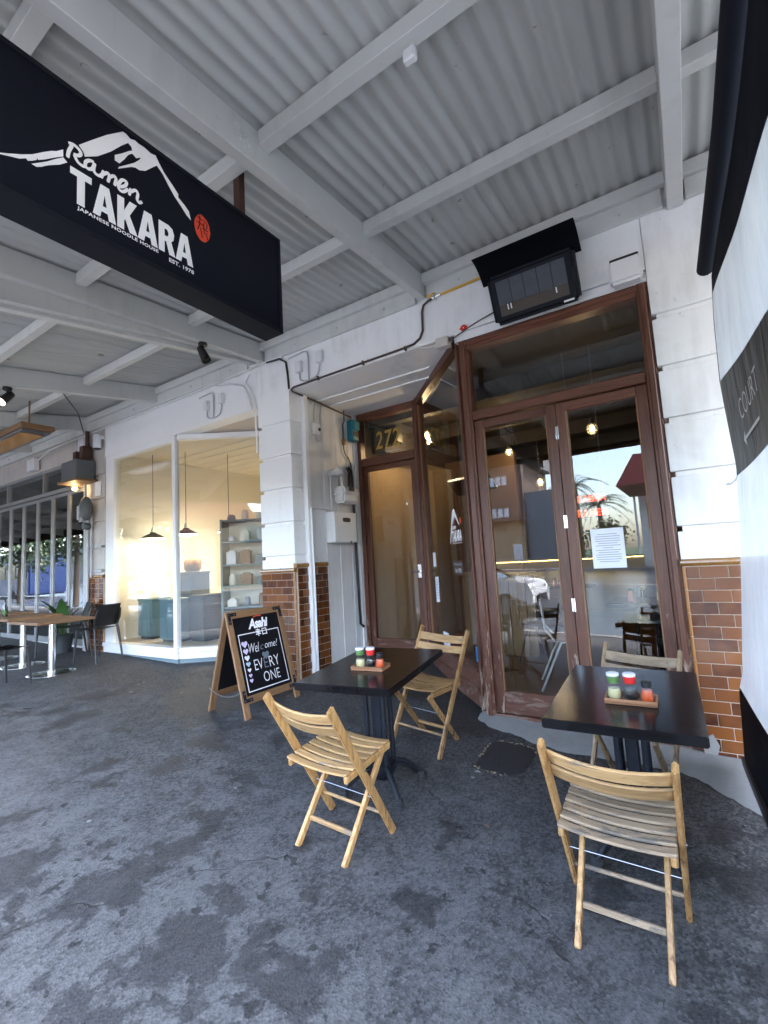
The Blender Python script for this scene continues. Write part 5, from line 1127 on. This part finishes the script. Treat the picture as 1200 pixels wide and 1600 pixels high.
# ================================================================ cafe furniture
def cafe_table(x, y, lab):
    z = gz(x, y); e = E('cafe_table', (x, y, z), lab, 'table', 'timber topped cafe tables')
    O('table_top', bx(x-.42, x+.42, y-.33, y+.33, z+.66, z+.695), 'cafe_top', e, bevel=.005)
    O('pedestal', MB().lathe([(.045, .03), (.042, .2), (.038, .66)], (x, y, z), 16), 'chrome', e, smooth=40)
    O('base_disc', MB().lathe([(.27, 0), (.27, .012), (.20, .022), (.05, .03)], (x, y, z), 32), 'chrome', e, smooth=40)
cafe_table(-7.10, 2.86, 'timber topped cafe table with a chrome disc base near the cream pillar')
cafe_table(-8.05, 2.88, 'middle timber topped cafe table with a chrome pedestal')
cafe_table(-9.05, 2.90, 'timber topped cafe table farthest from the tiled pillars')
def shell_chair(label):
    r = E('shell_chair', (0, 0, 0), label, 'chair', 'black moulded chairs around the cafe tables')
    def seat(u, v):
        x = (u-.5)*.42; y = -.2+.42*v; return Vector((x*(1-.12*v), y, .45+.018*abs(2*u-1)**2-.012*sin(v*pi)))
    def back(u, v):
        x = (u-.5)*2; return Vector((x*.205*(1-.12*v), -.20-.06*v-.03*v*v+.05*x*x*-1*-1*.6, .49+.30*v))
    for nm, fn in (('seat_shell', seat), ('back_shell', back)):
        mb = MB().grid(fn, 10, 8); bmesh.ops.solidify(mb.bm, geom=mb.bm.faces[:], thickness=.012); O(nm, mb, 'chairblack', r, smooth=50)
    for sx in (-1, 1):
        O('rear_leg', MB().tube([(sx*.17, -.18, .50), (sx*.175, -.20, .44), (sx*.20, -.27, 0)], [.016, .018, .012], 8), 'chairblack', r, smooth=50)
        O('front_leg', MB().tube([(sx*.17, .17, .45), (sx*.19, .21, 0)], [.017, .012], 8), 'chairblack', r, smooth=50)
        O('back_arm', MB().tube([(sx*.17, -.18, .46), (sx*.19, -.22, .6), (sx*.17, -.26, .72)], .013, 8), 'chairblack', r, smooth=50)
    return r
k0 = shell_chair('black moulded chair standing against the white shop window frame')
for i, (x, y, a, lab) in enumerate(((-7.22, 3.47, radians(100), None), (-6.95, 2.28, radians(20), 'black moulded chair with its back to the street at the cafe'), (-7.9, 3.4, radians(165), 'black moulded chair tucked behind the chrome pedestals'), (-8.6, 3.35, radians(185), 'black moulded chair by the folding glass doors'), (-8.3, 2.35, radians(-10), 'black moulded chair at the middle cafe table'), (-9.3, 2.4, radians(10), 'black moulded chair at the farthest cafe table'))):
    o = k0 if i == 0 else copy_tree(k0); o.location = (x, y, gz(x, y)); o.rotation_euler = (0, 0, a)
    if lab: o['label'] = lab
def potted(x, y, lab, h=1.0, seed=1):
    z = gz(x, y); e = E('potted_plant', (x, y, z), lab, 'plant'); rd = random.Random(seed)
    O('pot', MB().lathe([(.11, 0), (.15, .26), (.16, .28), (.14, .285)], (x, y, z), 18), 'slate', e, smooth=40)
    for i in range(11):
        a = rd.uniform(0, 2*pi); ln = h*rd.uniform(.55, 1); w = rd.uniform(.05, .09); d = Vector((cos(a), sin(a), 0)); s = Vector((-d.y, d.x, 0))
        mb = MB(); L_, Q_ = [], []
        for k in range(9):
            t = k/8; c = Vector((x, y, z+.28))+d*(.02+.38*ln*t*t)+Vector((0, 0, ln*(t-.28*t*t))); ww = w*sin(pi*min(.97, .12+.88*t))
            L_.append(mb.bm.verts.new(c+s*ww)); Q_.append(mb.bm.verts.new(c-s*ww+Vector((0, 0, .01))))
        for k in range(8): mb.bm.faces.new((L_[k], L_[k+1], Q_[k+1], Q_[k]))
        O('leaf', mb, 'leaf', e, smooth=True)
potted(-8.45, 3.55, 'broad leaved green plant in a white pot by the folding glass doors', .85, 4)
bt = E('sauce_bottle', (-8.32, 2.75, gz(-8.05, 2.88)+.695), 'dark glass bottle with a pale label on the middle cafe table', 'bottle')
O('bottle_glass', MB().lathe([(.033, 0), (.034, .13), (.014, .18), (.013, .24), (.015, .245)], (-8.32, 2.75, gz(-8.05, 2.88)+.696), 16), 'carglass', bt, smooth=40)
O('bottle_label', MB().lathe([(.0346, .03), (.0346, .10)], (-8.32, 2.75, gz(-8.05, 2.88)+.696), 16), 'leaf', bt, smooth=40)

# ================================================================ things inside the ramen shop
def bulb(x, y, z, lab, en):
    e = E('pendant_bulb', (x, y, z), lab, 'lamp', 'bare filament bulbs in the ramen shop')
    O('globe', MB().ball((x, y, z), .058, 16), 'glass_b', e, smooth=True)
    O('filament', MB().tube([(x-.012, y, z-.028), (x-.010, y, z+.030), (x+.010, y, z+.030), (x+.012, y, z-.028)], .006, 6).ball((x, y, z), .024, 10, (1, 1, 1.5)), 'bulb', e, smooth=True)
    O('holder', MB().lathe([(.02, .055), (.022, .06), (.022, .11), (.008, .12)], (x, y, z), 12), 'blackpvc', e, smooth=40)
    O('flex', MB().tube([(x, y, z+.12), (x, y, 3.44)], .004, 6), 'blackpvc', e)
    light('bulb_light', (x, y, z-.09), en, (1, .68, .36), e, .05)
bulb(-.777, 5.5, 2.704, 'glowing filament bulb behind the right door leaf', .12)
bulb(-2.15, 6.9, 2.92, 'glowing filament bulb seen at the top of the left door leaf', .18)
bulb(-1.78, 7.1, 2.43, 'glowing filament bulb hanging low behind the left door leaf', .15)
bulb(-2.95, 5.8, 3.12, 'glowing filament bulb behind the angled side window', 1.0)
def neon(z, y, sc_, lab):
    e = E('neon_sign', (-.72, y, z), lab, 'neon sign'); w = .27*sc_
    lettering('neon_tubes', 'RAMEN', (-.915, y, z), (1, 0, 0), (0, 0, 1), w, .07*sc_, 'neon', e, bold=.012, spacing=1.15)
    O('neon_backing', bx(-.945, -.915+w+.03, y+.01, y+.016, z-.025, z+.07*sc_+.025), 'blackpvc', e)
    for x in (-.93, -.93+w): O('hanger', MB().tube([(x, y+.013, z+.1), (x, y+.013, 3.45)], .002, 5), 'steel', e)
neon(1.72, 5.0, 1.0, 'red neon sign reading RAMEN hung inside the right door leaf')
neon(1.87, 5.05, .95, 'second red RAMEN neon added to imitate the double reflection above the lower neon')  # added copy, imitates the blurred double reflection of the lower neon
def inner_table(x, y, w, d, lab, spots):
    e = E('dining_table', (x, y, FZ), lab, 'table', 'dark dining tables inside the ramen shop')
    O('table_top', bx(x-w/2, x+w/2, y-d/2, y+d/2, FZ+.70, FZ+.735), 'blacktop', e, bevel=.004)
    O('column', MB().tube([(x, y, FZ+.03), (x, y, FZ+.7)], .03, 10), 'iron', e)
    O('base', MB().bar((x-.26, y, FZ+.02), (x+.26, y, FZ+.02), .06, .035).bar((x, y-.26, FZ+.02), (x, y-.031, FZ+.02), .06, .034).bar((x, y+.031, FZ+.02), (x, y+.26, FZ+.02), .06, .034), 'iron', e)
    for i, (dx, dy, m_) in enumerate(spots):
        j = E('table_jar', (x+dx, y+dy, FZ+.736), 'small %s jar on the %s' % ({'chilli': 'red', 'soy': 'dark', 'oil': 'pale', 'paper': 'white'}[m_], lab), 'jar', 'jars on the indoor tables')
        O('jar_body', MB().lathe([(.03, 0), (.034, .02), (.028, .08), (.022, .10)], (x+dx, y+dy, FZ+.736), 14), m_, j, smooth=40); O('lid', MB().lathe([(.024, .1005), (.024, .125), (.02, .128)], (x+dx, y+dy, FZ+.736), 14), 'blackpvc', j, smooth=40)
inner_table(-.35, 5.35, .8, .65, 'dark dining table just inside the right door leaf', ((-.2, -.1, 'chilli'), (-.1, .0, 'soy'), (.05, -.08, 'oil')))
inner_table(.3, 6.5, .8, .65, 'dark dining table deeper inside the ramen shop', ((-.2, -.1, 'chilli'), (.1, .0, 'paper')))
inner_table(-1.7, 7.6, .8, .65, 'dark dining table by the timber counter', ((-.1, -.1, 'chilli'),))
def inner_chair(x, y, a, lab, m1, m2):
    e = E('dining_chair', (0, 0, 0), lab, 'chair', 'metal framed chairs inside the ramen shop')
    O('seat', bx(-.19, .19, -.19, .19, .44, .46), m1, e, bevel=.008, seg=2)
    O('backrest', MB().prism([(-.18, 0), (.18, 0), (.17, .22), (-.17, .22)], (0, -.205, .60), (1, 0, 0), (0, 0, 1), .014), m1, e, bevel=.004)
    for s in (-1, 1):
        O('side_frame', MB().tube([(s*.21, -.26, 0), (s*.19, -.06, .43), (s*.19, .06, .43), (s*.21, .24, 0)], .011, 8), m2, e, smooth=50)
        O('back_tube', MB().tube([(s*.185, -.10, .43), (s*.18, -.19, .55), (s*.175, -.215, .80)], .010, 8), m2, e, smooth=50)
    e.location = (x, y, FZ); e.rotation_euler = (0, 0, a)
inner_chair(-1.08, 4.75, radians(-75), 'pale metal framed chair with dark red seat behind the left door leaf', 'redseat', 'palemetal')
inner_chair(-1.5, 5.6, radians(160), 'dark timber chair behind the left door leaf', 'plaque', 'plaque')
inner_chair(-.4, 6.0, radians(180), 'dark chair behind the table inside the right door leaf', 'slate', 'iron')
inner_chair(.1, 7.1, radians(180), 'dark chair deep inside the ramen shop', 'slate', 'iron')
ih = E('indoor_heater', (-2.5, 6.0, 2.35), 'slanted steel heater panel hung indoors behind the angled window', 'heater')
O('panel', MB().bar((-2.75, 6.1, 2.36), (-2.15, 6.1, 2.40), .35, .05, (0, .5, .9)), 'steel', ih, bevel=.01); O('rod', MB().tube([(-2.45, 6.1, 2.42), (-2.45, 6.1, 3.44)], .008, 6), 'iron', ih)
isp = E('indoor_speaker', (-3.25, 5.45, 3.0), 'black loudspeaker behind the fanlight numbered 272', 'speaker')
O('case', bx(-3.48, -3.22, 5.42, 5.6, 3.0, 3.32), 'blackpvc', isp, bevel=.02); O('bracket', bx(-3.62, -3.45, 5.48, 5.54, 2.90, 2.98), 'blackpvc', isp)

# ================================================================ things inside the gift shop
def pendant(x, y, z, lab, en):
    e = E('pendant_lamp', (x, y, z), lab, 'lamp', 'shaded pendant lamps in the gift shop')
    O('lamp_shade', MB().lathe([(.19, 0), (.185, .012), (.10, .06), (.05, .085), (.045, .10)], (x, y, z), 28), 'rust', e, smooth=40)
    O('shade_glow', MB().lathe([(.05, -.022), (.175, -.006), (.18, -.002)], (x, y, z), 28), 'lampglow', e, smooth=40)
    O('lamp_holder', MB().lathe([(.028, .10), (.035, .13), (.02, .17), (.006, .21)], (x, y, z), 14), 'shop_cream', e, smooth=40)
    O('flex', MB().tube([(x, y, z+.2), (x, y, 3.35)], .005, 6), 'iron', e)
    light('lamp_light', (x, y, z-.09), en, (1, .84, .60), e, .12)
pendant(-7.27, 4.35, 1.97, 'dark shaded pendant lamp behind the broad left pane of the gift shop', .18)
pendant(-6.76, 4.6, 2.0, 'dark shaded pendant lamp just right of the white corner post', 1.3)
pendant(-6.46, 5.2, 2.03, 'dark shaded pendant lamp by the display shelves', 2.6)
gz2 = .40
def shelf_unit():
    an = math.atan2(.67, .97); org = Vector((-5.62, 4.36, gz2)); Rz = Matrix.Rotation(an, 4, 'Z')
    e = E('display_shelves', (0, 0, 0), 'tall teal display shelves of small goods behind the angled gift shop pane', 'shelves')
    x0, x1, y0, y1, g_ = 0, 1.5, 0, .36, 0
    O('side_panel', MB().box(x0, x0+.03, y0, y1, g_, 1.72).box(x1-.03, x1, y0, y1, g_, 1.72), 'teal', e)
    O('back_panel', bx(x0+.031, x1-.031, y1-.02, y1, g_, 1.71), 'shop_cream', e); O('base_cupboard', bx(x0+.031, x1-.031, y0+.01, y1-.021, 0, .42), 'teal', e)
    for z in (.45, .75, 1.05, 1.38, 1.69): O('shelf', bx(x0+.031, x1-.031, y0+.01, y1-.021, z, z+.022), 'teal', e)
    e.location = org; e.rotation_euler = (0, 0, an); rd = random.Random(3); seen = {}
    nm = {'paper': 'white', 'tray': 'brown', 'shop_cream': 'cream', 'slate': 'dark', 'plinth': 'blue grey', 'cafe_top': 'timber brown'}
    for li, z in enumerate((.4725, .7725, 1.0725, 1.4025, 1.7125)):
        for k in range(7):
            x = .13+k*.2; h = rd.uniform(.07, .19); w = rd.uniform(.04, .08); mt = rd.choice(list(nm)); kind = rd.random() < .5
            mb = MB().lathe([(w*.7, 0), (w*.8, h*.3), (w*.7, h*.8), (w*.4, h)], (x, .14, z), 12) if kind else MB().box(x-w, x+w, .07, .2, z, z+h).box(x-w*.6, x+w*.6, .09, .18, z+h+.0005, z+.02+h)
            me = mb.mesh('shelf_goods', smooth=40); me.transform(Matrix.Translation(org) @ Rz)
            sh = ('lowest', 'second', 'third', 'fourth', 'topmost')[li]; lab = 'small %s %s on the %s shelf of the teal display shelves' % (nm[mt], 'jar' if kind else 'box', sh)
            O('jar' if kind else 'gift_box', me, mt, label=lab, cat='jar' if kind else 'box', group='small goods on the gift shop shelves')
shelf_unit()
def cabinet(x0, x1, y0, y1, h, mt, lab):
    e = E('display_cabinet', ((x0+x1)/2, (y0+y1)/2, gz2), lab, 'cabinet')
    O('carcass', bx(x0, x1, y0, y1, gz2+.04, gz2+h-.03), mt, e, bevel=.004); O('cabinet_top', bx(x0-.01, x1+.01, y0-.01, y1+.01, gz2+h-.029, gz2+h), mt, e, bevel=.004); O('kickboard', bx(x0+.03, x1-.03, y0+.03, y1-.03, gz2, gz2+.039), 'slate', e)
    O('cabinet_door', bx(x0+.03, x1-.03, y0-.012, y0-.0005, gz2+.08, gz2+h-.07), mt, e, bevel=.004)
cabinet(-7.45, -7.06, 4.2, 4.5, .62, 'teal', 'teal cabinet behind the broad left pane'); cabinet(-7.05, -6.66, 4.62, 4.95, 1.0, 'slate', 'dark slate cabinet between two teal cabinets'); cabinet(-6.70, -6.30, 4.1, 4.45, .62, 'teal', 'teal cabinet beside the white corner post')
cabinet(-6.26, -5.92, 4.28, 4.62, .66, 'slate', 'low slate cabinet behind the white corner post')
tg = O('woven_basket', MB().lathe([(.10, 0), (.13, .04), (.14, .14), (.12, .20), (.05, .22)], (-6.86, 4.78, gz2+1.001), 18), 'ply', label='round woven basket on the dark slate cabinet', cat='basket', smooth=40)

# ================================================================ across the street (seen reflected in the glass)
def car(x, y, z, a, mat, lab):
    e = E('parked_car', (0, 0, 0), lab, 'car', 'cars on the street')
    prof = [(-2.1, .32), (-2.12, .62), (-2.0, .86), (-1.55, .93), (-.75, 1.0), (1.85, 1.0), (2.08, .90), (2.12, .55), (2.05, .30)]
    def loft(pr, hw, tw, mt, nm, zc):
        mb = MB(); ring = []
        for s, wf in ((-1, .0), (-.93, .9), (-.6, 1.), (.6, 1.), (.93, .9), (1, .0)):
            k = 1 if abs(s) < 1 else .93
            ring.append([mb.bm.verts.new((px*(.985 if abs(s) == 1 else 1), s*hw*(1-(max(0, pz-zc)*tw)), pz)) for px, pz in pr])
        for A_, B_ in zip(ring, ring[1:]):
            for i in range(len(pr)): mb.bm.faces.new((A_[i], A_[(i+1) % len(pr)], B_[(i+1) % len(pr)], B_[i]))
        mb.bm.faces.new(ring[0]); mb.bm.faces.new(ring[-1][::-1]); return O(nm, mb, mt, e, bevel=.04, seg=2, smooth=50)
    loft(prof, .88, .12, mat, 'body', .8)
    cab = [(-1.05, .99), (-.35, 1.42), (1.25, 1.45), (1.95, 1.0)]; loft(cab, .82, .38, 'carglass', 'cabin_glass', .98)
    roof = [(-.38, 1.42), (-.30, 1.455), (1.2, 1.485), (1.30, 1.45)]; loft(roof, .83, .38, mat, 'roof', .98)
    for sx in (-1.35, 1.3):
        for sy in (-1, 1):
            w = O('wheel', MB().lathe([(.2, -.1), (.30, -.1), (.32, -.07), (.32, .07), (.30, .1), (.2, .1)], (sx, sy*.79, .32), 22, 'Y'), 'tyre', e, smooth=40)
            O('rim', MB().lathe([(.05, -.115), (.19, -.105), (.20, .105), (.05, .115)], (sx, sy*.79, .32), 16, 'Y'), 'alu', w, smooth=40)
    for sy in (-1, 1):
        O('headlight', MB().ball((-2.02, sy*.62, .74), .14, 10, (.5, 1.3, .6)), 'alu', e, smooth=True); O('tail_light', MB().ball((2.08, sy*.68, .8), .12, 10, (.3, .9, .9)), 'redlid', e, smooth=True)
    O('bumper_grille', bx(-2.16, -2.10, -.5, .5, .36, .56), 'blackpvc', e, bevel=.01)
    e.location = (x, y, z); e.rotation_euler = (0, 0, a)
car(-5.85, -6.1, -.33, pi, 'carwhite', 'white hatchback on the street facing the tiled pillars')
car(-12.2, -5.2, -.05, pi, 'carsilver', 'silver car on the street before the gift shop')
car(-17.5, -9.0, -.02, 0, 'carwhite', 'white car across the street lane beyond the silver car'); car(-24, -13.0, 0, 0, 'carsilver', 'silver car in the far lane before the grey shop block'); car(-33, -9.5, .03, 0, 'carwhite', 'white car far along the street before the grey shop block')
bu = E('street_bus', (-46, -8, 0), 'blue city bus on the street far along the footpath', 'bus')
O('body', bx(-52, -40, -9.3, -6.8, .35, 3.2), 'busblue', bu, bevel=.12, seg=2, smooth=40); O('yellow_panel', bx(-51.5, -46, -6.799, -6.78, .6, 1.5), 'yellow', bu)
for k in range(6): O('window', bx(-51.5+k*1.9, -49.8+k*1.9, -6.799, -6.775, 1.6, 2.7), 'carglass', bu)
for x in (-50, -42.5): O('wheel', MB().lathe([(.3, -.15), (.48, -.14), (.48, .14), (.3, .15)], (x, -6.95, .48), 20, 'Y'), 'tyre', bu, smooth=40)
ob = E('brown_block', (-14, -38, 0), 'brown two storey block with small pale windows across the street', 'building')
O('wall', bx(-26, -12.4, -44, -35, -.2, 9.6), 'brownbuild', ob)
O('grey_wing', bx(-12.39, -9.9, -44, -35.5, -.2, 6.9), 'greybuild', ob); O('upper_wing', bx(-13.4, -11.7, -44, -36, 9.61, 11.0), 'greybuild', ob)
O('ground_floor', bx(-26, -12.45, -34.99, -34.9, -.2, 4.3), 'tan', ob); O('roof_edge', bx(-26.1, -12.3, -34.98, -34.8, 9.4, 9.75), 'greybuild', ob)
O('canopy_slab', bx(-26, -12.2, -34.89, -33.9, 4.31, 4.5), 'brownbuild', ob)
for z in (4.75, 7.75):
    for gx in (-16, -20.5, -24.5):
        for k in range(4):
            w = O('window', bx(gx+k*.58, gx+k*.58+.46, -34.995, -34.96, z, z+.85), 'blind_in', ob); O('window_frame', MB().box(gx+k*.58-.05, gx+k*.58-.001, -34.99, -34.93, z-.05, z+.9).box(gx+k*.58, gx+k*.58+.46, -34.99, -34.93, z+.851, z+.9), 'greybuild', w)
O('door', bx(-13.6, -12.8, -34.895, -34.86, -.1, 2.2), 'blind_in', ob)
wl = E('planter_wall', (-11, -31.5, -.1), 'low planter wall with a warm light strip across the street', 'wall')
O('wall', bx(-16, -3, -32.0, -31.6, -.15, .75), 'tan', wl); O('light_strip', bx(-16, -3, -31.59, -31.57, .62, .68), 'led', wl); O('coping', bx(-16.05, -2.95, -32.05, -31.5, .751, .82), 'concrete', wl)
hs = E('white_cottage', (-.5, -34, 0), 'white weatherboard cottage with a red iron roof across the street', 'house')
O('wall', bx(-3.0, 5.5, -40, -32.5, -.2, 5.2), 'white_clean', hs); O('roof', MB().prism([(-3.5, 5.1), (6.1, 5.1), (5.0, 6.9), (-2.4, 6.9)], (0, -32.1, 0), (1, 0, 0), (0, 0, 1), 8.2), 'roofred', hs)
for x in (-2.5, 0., 2.6): w = O('window', bx(x, x+1.1, -32.495, -32.46, 2.6, 4.6), 'darkglass', hs); O('window_frame', MB().box(x-.1, x-.001, -32.49, -32.42, 2.5, 4.7).box(x+1.101, x+1.2, -32.49, -32.42, 2.5, 4.7).box(x, x+1.1, -32.49, -32.42, 4.601, 4.7).box(x, x+1.1, -32.49, -32.42, 2.5, 2.599), 'white_clean', w)
O('veranda_post', bx(-3.3, -3.15, -32.0, -31.85, -.1, 5.1), 'white_clean', hs)
def palm(x, y, h, seed, lab):
    rd = random.Random(seed); e = E('palm_tree', (x, y, -.1), lab, 'palm tree', 'trees across the street')
    O('trunk', MB().tube([(x, y, -.2), (x+.1, y, h*.4), (x+.05, y, h*.75), (x, y, h)], [.28, .22, .2, .16], 10), 'trunk', e, smooth=60)
    mb = MB()
    for i in range(26):
        a = rd.uniform(0, 2*pi); el = rd.uniform(-.4, 1.2); d = Vector((cos(a), sin(a), 0)); ln = rd.uniform(2.0, 2.9); s = Vector((-d.y, d.x, 0)); c0_ = Vector((x, y, h))
        pts = [c0_+d*(ln*t*cos(el*(1-t*.5)))+Vector((0, 0, ln*(t*sin(el)-.75*t*t))) for t in [k/9 for k in range(10)]]
        mb.tube(pts, .02, 4, False)
        for k in range(1, 10):
            for sg2 in (-1, 1):
                for j in (0, .5):
                    p_ = pts[k]+(pts[min(9, k+1)]-pts[k])*j; l2 = .62*(1-.07*k); tip = p_+s*sg2*l2*.75+d*.2+Vector((0, 0, -.32*l2)); v_ = [mb.bm.verts.new(z_) for z_ in (p_-d*.035, p_+d*.035, tip)]; mb.bm.faces.new(v_)
    O('crown', mb, 'palm', e)
palm(-7.6, -33.5, 6.6, 1, 'tall feathery palm before the brown block across the street'); palm(-6.3, -36, 5.2, 2, 'shorter palm beside the white cottage across the street')
def bush(x, y, r, h, seed, lab, mt='hedge', n=900):
    rd = random.Random(seed); e = E('street_tree', (x, y, -.1), lab, 'tree', 'trees across the street'); mb = MB()
    O('trunk', MB().tube([(x, y, -.2), (x+.1, y, h*.5), (x, y, h*.8)], [.16, .12, .05], 8), 'trunk', e, smooth=60)
    cl = [(rd.gauss(0, r*.42), rd.gauss(0, r*.42), h*.62+rd.gauss(0, h*.16), rd.uniform(.3, .55)*r) for _ in range(14)]
    for i in range(n):
        cx, cy_, cz, cr = rd.choice(cl); p_ = Vector((x+cx, y+cy_, cz))+Vector((rd.gauss(0, 1), rd.gauss(0, 1), rd.gauss(0, .8)))*cr*.5
        a_ = Vector((rd.gauss(0, 1), rd.gauss(0, 1), rd.gauss(0, 1))).normalized()*.13; b_ = a_.cross(Vector((rd.gauss(0, 1), rd.gauss(0, 1), rd.gauss(0, 1)))).normalized()*.09
        mb.bm.faces.new([mb.bm.verts.new(q_) for q_ in (p_-a_, p_+b_, p_+a_, p_-b_)])
    O('crown', mb, mt, e)
bush(-5.2, -33, 1.8, 4.0, 3, 'round dark tree by the planter wall across the street'); bush(-22, -31, 2.6, 6.5, 4, 'large leafy street tree before the brown block', n=1300); 
for i_, tx in enumerate((-31, -38, -46, -56, -66, -78, -92)): bush(tx, -31.5, 3.2, 7.5, 5+i_, 'large leafy street tree in a row along the far pavement', n=1100)
for i_, tx in enumerate((-17.2, -20.8, -27, -34, -58, -70)): bush(tx, -3.4 if i_ < 2 else -4.2, 2.2, 6.0, 25+i_, 'leafy street tree at the near kerb beyond the cafe', n=1700)
gb = E('grey_block', (-38, -38, 0), 'long grey shop block far along the street', 'building'); O('wall', bx(-250, -27, -46, -36, -.2, 7.5), 'greybuild', gb)
for k in range(60): O('window', bx(-208+k*3, -206.4+k*3, -35.995, -35.95, 4.2, 6.0), 'darkglass', gb)
O('roof_edge', bx(-250.2, -26.8, -35.99, -35.8, 7.2, 7.7), 'concrete', gb)
cb = E('cream_block', (17, -38, 0), 'cream shop block across the street beyond the cottage', 'building'); O('wall', bx(8, 40, -46, -36, -.2, 7.0), 'tan', cb)
for k in range(9): O('window', bx(9.5+k*3.2, 11+k*3.2, -35.995, -35.95, 4.0, 5.8), 'darkglass', cb)
O('roof_edge', bx(7.8, 40.2, -35.99, -35.8, 6.8, 7.2), 'concrete', cb)
